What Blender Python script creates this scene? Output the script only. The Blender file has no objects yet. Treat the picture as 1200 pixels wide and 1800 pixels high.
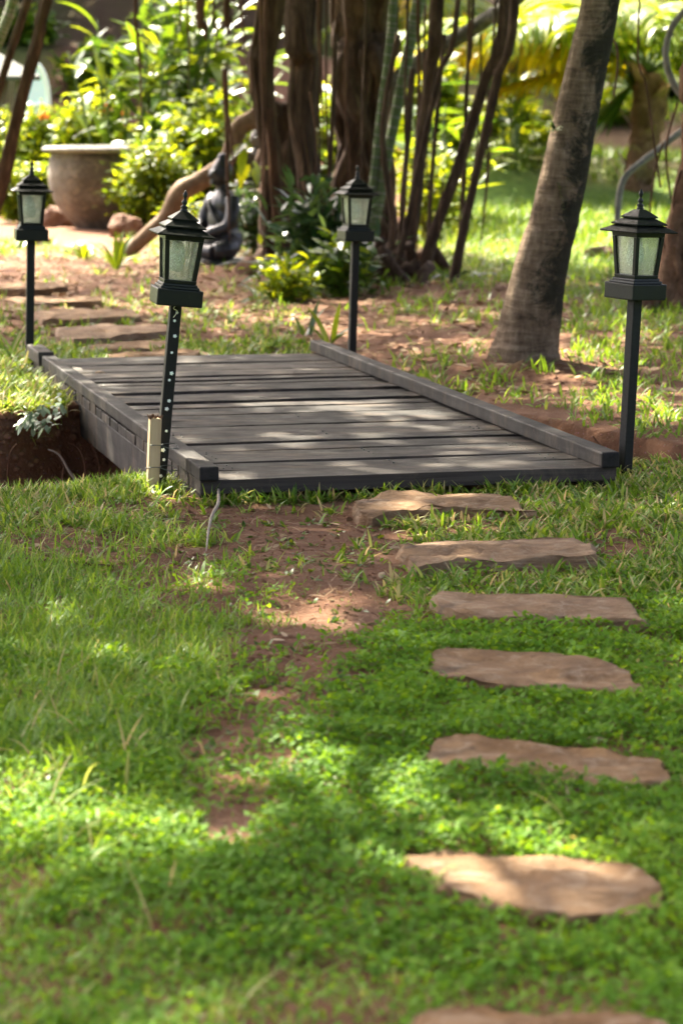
import bpy, math, random
import numpy as np
from mathutils import Vector, Matrix, Euler
random.seed(7); RNG = np.random.default_rng(7)
scn = bpy.context.scene
COL = scn.collection
# ------------------------------------------------------------------ camera, sky, sun, exposure
F, HZ, CH = 4800.0, 167.0, 1.42            # focal length and horizon in pixels of the 1200x1800 photo, eye height
P = math.atan((900 - HZ) / F)
cam = bpy.data.cameras.new('camera'); cam_o = bpy.data.objects.new('camera', cam); COL.objects.link(cam_o)
cam_o.location = (0, 0, CH); cam_o.rotation_euler = (math.pi / 2 - P, 0, 0)
cam.sensor_fit = 'VERTICAL'; cam.sensor_height = 36; cam.lens = F / 1800 * 36
cam.clip_end = 500; cam.dof.use_dof = True; cam.dof.focus_distance = 9.3; cam.dof.aperture_fstop = 4.4
scn.camera = cam_o
SUN_EL, SUN_AZ = math.radians(49), math.radians(-33)      # azimuth from +Y, negative = left
SUN = np.array([math.sin(SUN_AZ) * math.cos(SUN_EL), math.cos(SUN_AZ) * math.cos(SUN_EL), math.sin(SUN_EL)])
w = bpy.data.worlds.new('World'); scn.world = w; w.use_nodes = True
sky = w.node_tree.nodes.new('ShaderNodeTexSky'); sky.sky_type = 'NISHITA'; sky.sun_disc = False
sky.sun_elevation = SUN_EL; sky.sun_rotation = SUN_AZ; sky.air_density = .35; sky.dust_density = 8.0; sky.ozone_density = 0
bg = w.node_tree.nodes['Background']; bg.inputs[1].default_value = 0.15
w.node_tree.links.new(sky.outputs[0], bg.inputs[0])
sl = bpy.data.lights.new('sun', 'SUN'); sl.energy = 4.0; sl.angle = math.radians(0.53); sl.color = (1, .91, .74)
so = bpy.data.objects.new('sun', sl); COL.objects.link(so)
so.rotation_euler = Vector(-SUN).to_track_quat('-Z', 'Y').to_euler(); so.location = (-8, 14, 20)
vs = scn.view_settings; vs.view_transform = 'Standard'; vs.look = 'None'; vs.gamma = 1; vs.exposure = 2.98
scn.render.engine = 'CYCLES'; cy = scn.cycles
cy.use_denoising = True; cy.max_bounces = 7; cy.diffuse_bounces = 4; cy.transmission_bounces = 6
cy.transparent_max_bounces = 8; cy.caustics_reflective = False; cy.caustics_refractive = False; cy.sample_clamp_indirect = 8

# ------------------------------------------------------------------ pixel <-> place helpers
cP, sP = math.cos(P), math.sin(P)
def ray(px, py):
    u = (px - 600) / F; v = (900 - py) / F
    return np.array([u, cP + v * sP, -sP + v * cP])
def g(px, py, z=0.0):                      # ground point (height z) seen at a pixel
    d = ray(px, py); t = (z - CH) / d[2]
    return np.array([d[0] * t, d[1] * t, z])
def at(px, py, y):                         # point on a pixel's ray at distance y
    d = ray(px, py); t = y / d[1]
    return np.array([d[0] * t, y, CH + d[2] * t])
def pix(x, y, z=0.0):                      # world -> photo pixel
    zz = z - CH
    dep = y * cP - zz * sP; up = y * sP + zz * cP
    return 600 + F * x / dep, 900 - F * up / dep
def ss(a, b, x):
    t = np.clip((x - a) / (b - a), 0, 1); return t * t * (3 - 2 * t)
_lat = np.random.default_rng(3).random((256, 256))
def vn(x, y):                              # value noise 0..1
    x = np.asarray(x, float) + 1000; y = np.asarray(y, float) + 1000
    xi = np.floor(x).astype(int); yi = np.floor(y).astype(int); fx = x - xi; fy = y - yi
    fx = fx * fx * (3 - 2 * fx); fy = fy * fy * (3 - 2 * fy)
    a = _lat[xi % 256, yi % 256]; b = _lat[(xi + 1) % 256, yi % 256]; c = _lat[xi % 256, (yi + 1) % 256]; d = _lat[(xi + 1) % 256, (yi + 1) % 256]
    return (a * (1 - fx) + b * fx) * (1 - fy) + (c * (1 - fx) + d * fx) * fy
def fbm(x, y, o=4):
    s = 0; a = .5; n = 0
    for k in range(o):
        s = s + a * vn(x * 2 ** k + 17.3 * k, y * 2 ** k - 9.1 * k); n += a; a *= .5
    return s / n

# ------------------------------------------------------------------ materials
def newmat(name):
    m = bpy.data.materials.new(name); m.use_nodes = True; nt = m.node_tree
    return m, nt, nt.nodes['Principled BSDF']
def nd(nt, t, **kw):
    n = nt.nodes.new('ShaderNode' + t)
    for k, v in kw.items():
        if k.startswith('i_'):
            key = k[2:]; n.inputs[int(key) if key.isdigit() else key].default_value = v
        else: setattr(n, k, v)
    return n
def ramp(nt, fac, stops):
    r = nd(nt, 'ValToRGB'); e = r.color_ramp.elements
    while len(e) < len(stops): e.new(.5)
    for k, (p, c) in enumerate(stops): e[k].position = p; e[k].color = (*c, 1) if len(c) == 3 else c
    nt.links.new(fac, r.inputs[0]); return r.outputs[0]
def coords(nt, kind='Object', scale=(1, 1, 1), rot=(0, 0, 0)):
    tc = nd(nt, 'TexCoord'); mp = nd(nt, 'Mapping'); mp.inputs['Scale'].default_value = scale; mp.inputs['Rotation'].default_value = rot
    nt.links.new(tc.outputs[kind], mp.inputs[0]); return mp.outputs[0]
def wpos(nt, scale=(1, 1, 1)):
    ge = nd(nt, 'NewGeometry'); mp = nd(nt, 'Mapping'); mp.inputs['Scale'].default_value = scale
    nt.links.new(ge.outputs['Position'], mp.inputs[0]); return mp.outputs[0]
def noise(nt, vec, scale, detail=6, rough=.6, dist=0.):
    n = nd(nt, 'TexNoise'); n.inputs['Scale'].default_value = scale; n.inputs['Detail'].default_value = detail
    n.inputs['Roughness'].default_value = rough; n.inputs['Distortion'].default_value = dist
    nt.links.new(vec, n.inputs['Vector']); return n.outputs['Fac']
def mixc(nt, fac, a, b, mode='MIX'):
    m = nd(nt, 'Mix', data_type='RGBA', blend_type=mode)
    for s, v in ((0, fac), (6, a), (7, b)):
        if hasattr(v, 'links'): nt.links.new(v, m.inputs[s])
        else: m.inputs[s].default_value = v if s == 0 else ((*v, 1) if len(v) == 3 else v)
    return m.outputs[2]
def bump(nt, bsdf, h, strength=.5, dist=.01):
    b = nd(nt, 'Bump'); b.inputs['Strength'].default_value = strength; b.inputs['Distance'].default_value = dist
    nt.links.new(h, b.inputs['Height']); nt.links.new(b.outputs[0], bsdf.inputs['Normal'])
def math2(nt, op, a, b):
    m = nd(nt, 'Math', operation=op)
    for s, v in ((0, a), (1, b)):
        if hasattr(v, 'links'): nt.links.new(v, m.inputs[s])
        else: m.inputs[s].default_value = v
    return m.outputs[0]

def leafmat(name, stops, trans=.42, rough=.42, spec=.4, tgain=1.5, yellow=0.06):
    """foliage: colour by the per-leaf tint, part of the light passing through"""
    m, nt, b = newmat(name)
    a = nd(nt, 'Attribute', attribute_name='tint')
    oi = nd(nt, 'ObjectInfo')
    f = math2(nt, 'ADD', a.outputs['Fac'], math2(nt, 'MULTIPLY', math2(nt, 'SUBTRACT', oi.outputs['Random'], .5), .25))
    c = ramp(nt, f, stops)
    n = noise(nt, wpos(nt), 35, 2)
    c = mixc(nt, math2(nt, 'MULTIPLY', n, .25), c, (stops[0][1][0] * .7, stops[0][1][1] * .7, stops[0][1][2] * .7))
    nt.links.new(c, b.inputs['Base Color']); b.inputs['Roughness'].default_value = rough; b.inputs['Specular IOR Level'].default_value = spec
    t = nd(nt, 'BsdfTranslucent')
    hs = nd(nt, 'HueSaturation'); hs.inputs['Hue'].default_value = .5 - yellow; hs.inputs['Value'].default_value = tgain; hs.inputs['Saturation'].default_value = 1.05
    nt.links.new(c, hs.inputs['Color']); nt.links.new(hs.outputs[0], t.inputs[0])
    mx = nd(nt, 'MixShader'); mx.inputs[0].default_value = trans
    nt.links.new(b.outputs[0], mx.inputs[1]); nt.links.new(t.outputs[0], mx.inputs[2])
    nt.links.new(mx.outputs[0], nt.nodes['Material Output'].inputs[0]); return m
M = {}
M['clover'] = leafmat('clover leaf', [(0, (.045, .115, .010)), (.45, (.118, .265, .018)), (.8, (.215, .35, .032)), (1, (.40, .32, .10))], .45, .6, .2, 1.5, .03)
M['grass'] = leafmat('grass blade', [(0, (.05, .115, .012)), (.5, (.13, .27, .022)), (.78, (.235, .35, .045)), (1, (.45, .37, .16))], .45, .45, .35, 1.5, .03)
M['canopy'] = leafmat('canopy leaf', [(0, (.03, .07, .015)), (1, (.07, .14, .02))], .25)
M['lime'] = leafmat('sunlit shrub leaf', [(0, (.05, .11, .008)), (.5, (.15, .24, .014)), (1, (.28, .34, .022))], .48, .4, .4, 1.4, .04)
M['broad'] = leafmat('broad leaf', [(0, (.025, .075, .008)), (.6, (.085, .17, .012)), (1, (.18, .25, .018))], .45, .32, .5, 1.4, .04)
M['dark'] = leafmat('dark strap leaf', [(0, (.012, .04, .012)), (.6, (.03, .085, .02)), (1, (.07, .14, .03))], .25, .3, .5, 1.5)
M['silver'] = leafmat('pale edged leaf', [(0, (.08, .15, .07)), (.6, (.19, .26, .16)), (1, (.36, .42, .30))], .3, .35, .5, 1.2, .02)
M['palm'] = leafmat('palm leaflet', [(0, (.07, .15, .010)), (.5, (.16, .245, .014)), (1, (.28, .30, .018))], .48, .35, .4, 1.5, .02)
M['yellowpalm'] = leafmat('yellowing palm leaflet', [(0, (.34, .33, .014)), (.5, (.52, .41, .016)), (1, (.6, .38, .018))], .55, .4, .4, 1.4, .0)
M['lawn'] = leafmat('lawn blade', [(0, (.04, .10, .01)), (.5, (.10, .19, .015)), (1, (.19, .25, .03))], .35, .5, .3, 1.3, .025)
M['litter'] = leafmat('dry leaf', [(0, (.10, .055, .03)), (.5, (.24, .15, .08)), (1, (.45, .34, .22))], .15, .8, .1, 1.1, .0)

def soil():
    m, nt, b = newmat('red soil'); v = wpos(nt)
    n1 = noise(nt, v, 1.3, 8, .62); n2 = noise(nt, v, 22, 8, .7); n3 = noise(nt, v, 140, 3, .6)
    c = ramp(nt, n1, [(.28, (.115, .052, .028)), (.5, (.19, .096, .054)), (.72, (.275, .158, .096))])
    c = mixc(nt, ramp(nt, n2, [(.38, (0, 0, 0)), (.62, (1, 1, 1))]), mixc(nt, .5, c, (.085, .042, .024)), c)
    vo = nd(nt, 'TexVoronoi'); vo.inputs['Scale'].default_value = 55; nt.links.new(v, vo.inputs['Vector'])
    peb = ramp(nt, vo.outputs['Distance'], [(.10, (1, 1, 1)), (.2, (0, 0, 0))])
    c = mixc(nt, math2(nt, 'MULTIPLY', peb, .4), c, mixc(nt, .6, vo.outputs['Color'], (.3, .2, .13)))
    a = nd(nt, 'Attribute', attribute_name='turf')
    gc = ramp(nt, noise(nt, v, 9, 6, .7), [(.3, (.045, .085, .016)), (.55, (.10, .17, .03)), (.75, (.17, .20, .05))])
    edge = math2(nt, 'ADD', a.outputs['Fac'], math2(nt, 'MULTIPLY', math2(nt, 'SUBTRACT', n2, .5), .7))
    c = mixc(nt, ramp(nt, edge, [(.35, (0, 0, 0)), (.65, (1, 1, 1))]), c, gc)
    hu = nd(nt, 'Attribute', attribute_name='shaded_earth')
    c = mixc(nt, math2(nt, 'MULTIPLY', hu.outputs['Fac'], .97), c, mixc(nt, n2, (.020, .010, .006), (.10, .052, .030)))  # brown earth of the far bank with shade mixed into its colour
    nt.links.new(c, b.inputs['Base Color']); b.inputs['Roughness'].default_value = .95; b.inputs['Specular IOR Level'].default_value = .15
    h = math2(nt, 'ADD', math2(nt, 'MULTIPLY', n2, 1.0), math2(nt, 'ADD', math2(nt, 'MULTIPLY', n3, .35), math2(nt, 'MULTIPLY', peb, .2)))
    bump(nt, b, h, .9, .02); return m
M['soil'] = soil()
def stone(name, cols, stain=.6, scale=1.0):
    m, nt, b = newmat(name); v = coords(nt, 'Object', (scale,) * 3)
    n1 = noise(nt, v, 5, 8, .65, .6); n2 = noise(nt, coords(nt, 'Object', (7 * scale, 13 * scale, 45 * scale)), 1.4, 8, .7, 1.2); n3 = noise(nt, v, 70, 4, .7)
    c = ramp(nt, n1, [(.3, cols[0]), (.5, cols[1]), (.7, cols[2])])
    c = mixc(nt, ramp(nt, n2, [(.38, (.75,) * 3), (.6, (0,) * 3)]), c, mixc(nt, .45, c, (.06, .035, .02)))
    n4 = noise(nt, v, 2.6, 6, .7, 1.2)
    c = mixc(nt, math2(nt, 'MULTIPLY', ramp(nt, n4, [(.56, (0,) * 3), (.66, (1,) * 3)]), stain), c, (.05, .042, .036))
    oi = nd(nt, 'ObjectInfo'); hs = nd(nt, 'HueSaturation'); nt.links.new(c, hs.inputs['Color'])
    nt.links.new(math2(nt, 'ADD', math2(nt, 'MULTIPLY', oi.outputs['Random'], .5), .72), hs.inputs['Value']); nt.links.new(math2(nt, 'ADD', math2(nt, 'MULTIPLY', oi.outputs['Random'], -.25), 1.1), hs.inputs['Saturation'])
    c = mixc(nt, math2(nt, 'MULTIPLY', ramp(nt, noise(nt, v, 16, 6, .75, .8), [(.52, (0,) * 3), (.7, (1,) * 3)]), .55), hs.outputs[0], (.42, .33, .23))
    nt.links.new(c, b.inputs['Base Color']); b.inputs['Roughness'].default_value = .85; b.inputs['Specular IOR Level'].default_value = .25
    bump(nt, b, math2(nt, 'ADD', n2, math2(nt, 'ADD', math2(nt, 'MULTIPLY', n3, .35), math2(nt, 'MULTIPLY', n1, .8))), 1., .02); return m
M['slab'] = stone('sandstone slab', [(.15, .080, .036), (.275, .158, .074), (.37, .235, .125)], .75)
M['rock'] = stone('red garden rock', [(.09, .04, .02), (.17, .08, .042), (.25, .14, .08)], .5, .8)
M['urn'] = stone('weathered clay urn', [(.07, .056, .044), (.145, .118, .094), (.23, .20, .17)], .95, .8)
def statuemat(name, a, c2, rough):
    m, nt, b = newmat(name); v = coords(nt, 'Object'); n1 = noise(nt, v, 7, 7, .65)
    nt.links.new(ramp(nt, n1, [(.3, a), (.7, c2)]), b.inputs['Base Color']); b.inputs['Roughness'].default_value = rough; bump(nt, b, noise(nt, v, 60, 4, .6), .3, .004); return m
M['statue'] = statuemat('dark statue stone', (.006, .0065, .008), (.03, .032, .036), .45)
M['statue_brown'] = statuemat('dark brown statue stone', (.010, .008, .007), (.045, .032, .027), .5)
def wood(name, cols, axis=0, rough=.7, dust=.0, sc=1.0):
    m, nt, b = newmat(name)
    s = [26 * sc, 26 * sc, 26 * sc]; s[axis] = 1.3 * sc
    tc = nd(nt, 'TexCoord'); oi = nd(nt, 'ObjectInfo')
    ad = nd(nt, 'VectorMath', operation='ADD'); nt.links.new(tc.outputs['Object'], ad.inputs[0])
    cb = nd(nt, 'CombineXYZ'); r10 = math2(nt, 'MULTIPLY', oi.outputs['Random'], 37.); [nt.links.new(r10, cb.inputs[k]) for k in range(3)]
    nt.links.new(cb.outputs[0], ad.inputs[1])
    mp = nd(nt, 'Mapping'); mp.inputs['Scale'].default_value = s; nt.links.new(ad.outputs[0], mp.inputs[0])
    n1 = noise(nt, mp.outputs[0], 1., 9, .7, .3); n2 = noise(nt, ad.outputs[0], 6., 5, .6)
    f = math2(nt, 'ADD', math2(nt, 'MULTIPLY', n1, .72), math2(nt, 'MULTIPLY', oi.outputs['Random'], .3))
    c = ramp(nt, f, [(.3, cols[0]), (.52, cols[1]), (.75, cols[2])])
    if dust:
        nd_ = noise(nt, wpos(nt, (1, 2.2, 1)), 2.4, 7, .72, .8)
        c = mixc(nt, math2(nt, 'MULTIPLY', ramp(nt, nd_, [(.5, (0,) * 3), (.68, (1,) * 3)]), dust), c, (.20, .145, .10))
    nt.links.new(c, b.inputs['Base Color']); b.inputs['Roughness'].default_value = rough; b.inputs['Specular IOR Level'].default_value = .25
    nt.links.new(ramp(nt, n2, [(.3, (rough - .15,) * 3), (.7, (rough + .12,) * 3)]), b.inputs['Roughness'])
    bump(nt, b, n1, .55, .004); return m
M['deck'] = wood('weathered dark deck board', [(.005, .0042, .0033), (.024, .0195, .0155), (.082, .067, .053)], 0, .66, .5)
M['rail'] = wood('weathered dark rail', [(.007, .0065, .0055), (.023, .020, .017), (.06, .052, .043)], 1, .66, .3)
M['beam'] = wood('weathered side beam', [(.010, .009, .008), (.032, .028, .025), (.08, .068, .06)], 1, .7, .35)
M['stake'] = wood('bare timber stake', [(.38, .26, .13), (.56, .42, .24), (.68, .54, .34)], 2, .7)
M['stick'] = wood('pale dry stick', [(.12, .095, .07), (.22, .18, .14), (.32, .27, .21)], 2, .8)
def bark(name, cols, sc=(14, 14, 2.2), bs=.9, bd=.03, sp=1.6):
    m, nt, b = newmat(name); v = wpos(nt, sc)
    n1 = noise(nt, v, sp, 8, .7, .4); n2 = noise(nt, wpos(nt), 3.5, 5, .6)
    c = ramp(nt, math2(nt, 'ADD', math2(nt, 'MULTIPLY', n1, .7), math2(nt, 'MULTIPLY', n2, .3)), [(.3, cols[0]), (.5, cols[1]), (.7, cols[2])])
    nt.links.new(c, b.inputs['Base Color']); b.inputs['Roughness'].default_value = .9; b.inputs['Specular IOR Level'].default_value = .2
    bump(nt, b, n1, bs, bd); return m
M['bark'] = bark('banyan bark', [(.015, .009, .0055), (.066, .039, .024), (.165, .105, .068)])
M['root'] = bark('hanging root', [(.035, .018, .01), (.10, .05, .028), (.20, .11, .06)])
M['limb'] = bark('pale limb bark', [(.07, .042, .025), (.16, .105, .064), (.29, .21, .14)], (5, 5, 5), .7, .02)
M['greylimb'] = bark('grey vine bark', [(.10, .095, .085), (.21, .2, .18), (.33, .32, .29)], (9, 9, 9), .6, .01)
M['mosslimb'] = bark('mossy grey limb bark', [(.03, .027, .02), (.085, .08, .065), (.22, .21, .19)], (9, 9, 9), .7, .015)
M['scaly'] = bark('scaly palm trunk', [(.06, .032, .02), (.2, .11, .065), (.36, .23, .15)], (7, 7, 9), 1., .05)
M['cane'] = bark('green cane stem', [(.05, .075, .035), (.10, .14, .06), (.19, .22, .13)], (3, 3, 26), .4, .005)
def palmbark():
    m, nt, b = newmat('ringed palm bark'); v = wpos(nt)
    wv = nd(nt, 'TexWave', wave_type='BANDS', bands_direction='Z'); wv.inputs['Scale'].default_value = 7.5; wv.inputs['Distortion'].default_value = 5; wv.inputs['Detail'].default_value = 4; wv.inputs['Detail Scale'].default_value = 2.5
    nt.links.new(v, wv.inputs['Vector'])
    n1 = noise(nt, wpos(nt, (22, 22, 5)), 1., 8, .72); n2 = noise(nt, v, 11, 6, .65)
    rg = noise(nt, wpos(nt, (4.5, 4.5, 30)), 1., 8, .75, .8)
    f = math2(nt, 'ADD', math2(nt, 'MULTIPLY', rg, .5), math2(nt, 'MULTIPLY', n1, .5))
    c = ramp(nt, f, [(.36, (.055, .036, .023)), (.5, (.20, .14, .09)), (.66, (.42, .32, .225))])
    a = nd(nt, 'Attribute', attribute_name='moss')
    mo = math2(nt, 'ADD', a.outputs['Fac'], math2(nt, 'MULTIPLY', math2(nt, 'SUBTRACT', noise(nt, v, 5, 10, .82, .6), .5), 2.6))
    c = mixc(nt, ramp(nt, mo, [(.40, (0,) * 3), (.68, (.92,) * 3)]), c, mixc(nt, n2, (.010, .012, .008), (.035, .036, .024)))
    nt.links.new(c, b.inputs['Base Color']); b.inputs['Roughness'].default_value = .9; b.inputs['Specular IOR Level'].default_value = .15
    bump(nt, b, math2(nt, 'ADD', rg, n1), .9, .03); return m
M['palmbark'] = palmbark()
def paint(name, col, rough=.38, metal=.0):
    m, nt, b = newmat(name); v = coords(nt, 'Object')
    n = noise(nt, v, 14, 6, .65); n2 = noise(nt, coords(nt, 'Object', (8, 60, 60)), 2., 6, .7)
    oi = nd(nt, 'ObjectInfo'); du = ramp(nt, noise(nt, v, 38, 8, .8), [(.55, (0,) * 3), (.75, (.07,) * 3)])
    c = mixc(nt, math2(nt, 'ADD', math2(nt, 'MULTIPLY', n, .5), math2(nt, 'MULTIPLY', oi.outputs['Random'], .5)), col, (col[0] * 2.2 + .004, col[1] * 2.4 + .006, col[2] * 1.9 + .003))
    c = mixc(nt, du, c, (.16, .14, .11))
    nt.links.new(c, b.inputs['Base Color']); b.inputs['Metallic'].default_value = metal; b.inputs['Specular IOR Level'].default_value = .28
    nt.links.new(ramp(nt, n2, [(.3, (rough - .1,) * 3), (.7, (rough + .2,) * 3)]), b.inputs['Roughness']); bump(nt, b, n2, .15, .002); return m
M['black'] = paint('black lamp paint', (.0030, .0034, .0030))
M['post'] = paint('black post paint', (.0045, .004, .004), .5)
M['bolt'] = paint('white bolt', (.55, .56, .56), .45)
M['wire'] = paint('tie wire', (.06, .065, .07), .4, .7)
M['cord'] = paint('pale cord', (.5, .45, .36), .6)
M['amber'] = paint('amber strip', (.62, .38, .07), .5)
def glass():
    m, nt, b = newmat('frosted pane'); v = coords(nt, 'Object')
    vo = nd(nt, 'TexVoronoi', feature='DISTANCE_TO_EDGE'); vo.inputs['Scale'].default_value = 170; nt.links.new(v, vo.inputs['Vector'])
    n = noise(nt, v, 90, 4, .6)
    h = math2(nt, 'ADD', vo.outputs['Distance'], math2(nt, 'MULTIPLY', n, .6))
    c = ramp(nt, n, [(.35, (.55, .57, .48)), (.6, (.90, .92, .84))])
    tr = nd(nt, 'BsdfTranslucent'); nt.links.new(c, tr.inputs[0])
    tp = nd(nt, 'BsdfTransparent'); tp.inputs[0].default_value = (.92, .94, .9, 1)
    gl = nd(nt, 'BsdfGlossy'); gl.inputs['Roughness'].default_value = .18; gl.inputs[0].default_value = (.9, .9, .9, 1)
    bp = nd(nt, 'Bump'); bp.inputs['Strength'].default_value = .6; bp.inputs['Distance'].default_value = .002; nt.links.new(h, bp.inputs['Height'])
    nt.links.new(bp.outputs[0], gl.inputs['Normal']); nt.links.new(bp.outputs[0], tr.inputs['Normal'])
    m1 = nd(nt, 'MixShader'); nt.links.new(ramp(nt, h, [(.2, (.35,) * 3), (.55, (.82,) * 3)]), m1.inputs[0]); nt.links.new(tr.outputs[0], m1.inputs[1]); nt.links.new(tp.outputs[0], m1.inputs[2])
    m2 = nd(nt, 'MixShader'); m2.inputs[0].default_value = .14; nt.links.new(m1.outputs[0], m2.inputs[1]); nt.links.new(gl.outputs[0], m2.inputs[2])
    nt.links.new(m2.outputs[0], nt.nodes['Material Output'].inputs[0]); return m
M['glass'] = glass()
M['bulb'] = paint('white bulb', (.72, .78, .82), .25)
M['roofcloth'] = paint('dark shelter roof', (.035, .034, .036), .7)
M['paleblue'] = paint('pale blue panel', (.55, .62, .72), .3)
M['palegrey'] = paint('pale frame', (.6, .6, .58), .4)
M['flower'] = paint('orange flower', (.75, .16, .05), .5)

# ------------------------------------------------------------------ mesh helpers
def link(name, me, mat, parent=None, smooth=False):
    if mat is not None: me.materials.append(mat)
    if smooth: me.polygons.foreach_set('use_smooth', np.ones(len(me.polygons), bool))
    o = bpy.data.objects.new(name, me); COL.objects.link(o)
    if parent is not None: o.parent = parent
    return o
def tag(o, label, cat, group=None):
    o['label'] = label; o['category'] = cat
    if group: o['group'] = group
    return o
def thing(name, label, cat, loc=(0, 0, 0), rot=(0, 0, 0), group=None):
    o = bpy.data.objects.new(name, None); COL.objects.link(o); o.location = loc; o.rotation_euler = rot; o.empty_display_size = .1
    return tag(o, label, cat, group)
def np_mesh(name, V, Q, tint=None):
    me = bpy.data.meshes.new(name); V = np.asarray(V, np.float32); Q = np.asarray(Q, np.int32); n, k = Q.shape
    me.vertices.add(len(V)); me.vertices.foreach_set('co', V.ravel())
    me.loops.add(n * k); me.loops.foreach_set('vertex_index', Q.ravel())
    me.polygons.add(n); me.polygons.foreach_set('loop_start', np.arange(0, n * k, k, dtype=np.int32))
    me.update(calc_edges=True)
    if tint is not None:
        a = me.attributes.new('tint', 'FLOAT', 'POINT'); a.data.foreach_set('value', np.asarray(tint, np.float32))
    return me
class MB:
    def __init__(s): s.v = []; s.f = []
    def add(s, vs, fs):
        o = len(s.v); s.v += [tuple(map(float, p)) for p in vs]; s.f += [tuple(i + o for i in f) for f in fs]; return s
    def box(s, c, d, rz=0, tilt=None):
        hx, hy, hz = d[0] / 2, d[1] / 2, d[2] / 2
        p = [Vector((x * hx, y * hy, z * hz)) for z in (-1, 1) for x, y in ((-1, -1), (1, -1), (1, 1), (-1, 1))]
        R = Matrix.Rotation(rz, 3, 'Z')
        if tilt is not None: R = R @ tilt
        return s.add([R @ q + Vector(c) for q in p], [(0, 3, 2, 1), (4, 5, 6, 7), (0, 1, 5, 4), (1, 2, 6, 5), (2, 3, 7, 6), (3, 0, 4, 7)])
    def frustum(s, z0, a0, z1, a1, n=4):
        vs = []
        for z, a in ((z0, a0), (z1, a1)):
            for k in range(4):
                t = math.pi / 4 + k * math.pi / 2; vs.append((a / 2 * math.copysign(1, math.cos(t)), a / 2 * math.copysign(1, math.sin(t)), z))
        return s.add(vs, [(3, 2, 1, 0), (4, 5, 6, 7), (0, 1, 5, 4), (1, 2, 6, 5), (2, 3, 7, 6), (3, 0, 4, 7)])
    def lathe(s, prof, n=24, c=(0, 0, 0)):
        o = len(s.v)
        for r, z in prof:
            for k in range(n):
                t = 2 * math.pi * k / n; s.v.append((c[0] + r * math.cos(t), c[1] + r * math.sin(t), c[2] + z))
        for j in range(len(prof) - 1):
            for k in range(n):
                a = o + j * n + k; b = o + j * n + (k + 1) % n; s.f.append((a, b, b + n, a + n))
        s.f.append(tuple(o + k for k in range(n))[::-1]); s.f.append(tuple(o + (len(prof) - 1) * n + k for k in range(n))); return s
    def tube(s, pts, rad, n=8, wob=0., flute=0., seed=0, rings=None):
        pts = [Vector(p) for p in pts]
        if not hasattr(rad, '__len__'): rad = [rad] * len(pts)
        if rings:
            pts, rad = resample(pts, rad, rings)
        o = len(s.v); rnd = random.Random(seed); up = None; m = len(pts); ph = [rnd.random() * 6.28 for _ in range(4)]
        for i, p in enumerate(pts):
            t = (pts[min(i + 1, m - 1)] - pts[max(i - 1, 0)]).normalized()
            if up is None: up = t.orthogonal().normalized()
            up = (up - t * up.dot(t)).normalized(); sd = t.cross(up)
            for k in range(n):
                a = 2 * math.pi * k / n
                r = rad[i] * (1 + flute * (math.sin(a * 3 + ph[0] + i * .11) * .6 + math.sin(a * 5 + ph[1] - i * .07) * .5) + wob * (rnd.random() - .5))
                q = p + (up * math.cos(a) + sd * math.sin(a)) * r; s.v.append((q.x, q.y, q.z))
        for i in range(m - 1):
            for k in range(n):
                a = o + i * n + k; b = o + i * n + (k + 1) % n; s.f.append((a, b, b + n, a + n))
        s.f.append(tuple(o + k for k in range(n))[::-1]); s.f.append(tuple(o + (m - 1) * n + k for k in range(n))); return s
    def mesh(s, name):
        me = bpy.data.meshes.new(name); me.from_pydata(s.v, [], s.f); me.update(); return me
    def build(s, name, mat, parent=None, smooth=False, bevel=0):
        o = link(name, s.mesh(name), mat, parent, smooth)
        if bevel:
            b = o.modifiers.new('edge', 'BEVEL'); b.width = bevel; b.segments = 2; b.limit_method = 'ANGLE'
        return o
def resample(pts, rad, n):
    """Catmull-Rom through the points"""
    m = len(pts); out = []; ro = []
    for k in range(n):
        u = k / (n - 1) * (m - 1); i = min(int(u), m - 2); t = u - i
        p0, p1, p2, p3 = pts[max(i - 1, 0)], pts[i], pts[i + 1], pts[min(i + 2, m - 1)]
        out.append(.5 * ((2 * p1) + (p2 - p0) * t + (2 * p0 - 5 * p1 + 4 * p2 - p3) * t * t + (3 * p1 - p0 - 3 * p2 + p3) * t ** 3))
        ro.append(rad[i] * (1 - t) + rad[i + 1] * t)
    return out, ro
def straps(base, az, el, L, W, droop, nseg=3, prof=None, roll=0., tint=None):
    """many bent leaves at once -> verts, quads, tint"""
    base = np.asarray(base, float); N = len(base)
    az, el, L, W, droop, roll = [np.broadcast_to(np.asarray(q, float), N) for q in (az, el, L, W, droop, roll)]
    if prof is None: prof = [.7] + [1] * (nseg - 1) + [.05]
    prof = np.asarray(prof)
    p = base.copy(); V = np.zeros((N, nseg + 1, 2, 3)); ca, sa = np.cos(az), np.sin(az)
    for k in range(nseg + 1):
        a = el - droop * (k / nseg)
        nrm = np.stack([-np.sin(a) * ca, -np.sin(a) * sa, np.cos(a)], 1); sd = np.stack([-sa, ca, 0 * sa], 1)
        sv = sd * np.cos(roll)[:, None] + nrm * np.sin(roll)[:, None]
        hw = (W * prof[k] / 2)[:, None]
        V[:, k, 0] = p - sv * hw; V[:, k, 1] = p + sv * hw
        st = (L / nseg)[:, None]
        p = p + st * np.stack([np.cos(a) * ca, np.cos(a) * sa, np.sin(a)], 1)
    off = (np.arange(N) * (nseg + 1) * 2)[:, None, None]
    k = np.arange(nseg)[None, :, None] * 2
    Q = (off + k + np.array([0, 1, 3, 2])[None, None, :]).reshape(-1, 4)
    T = np.repeat(RNG.random(N) if tint is None else np.broadcast_to(tint, N), (nseg + 1) * 2)
    return V.reshape(-1, 3), Q, T
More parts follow.
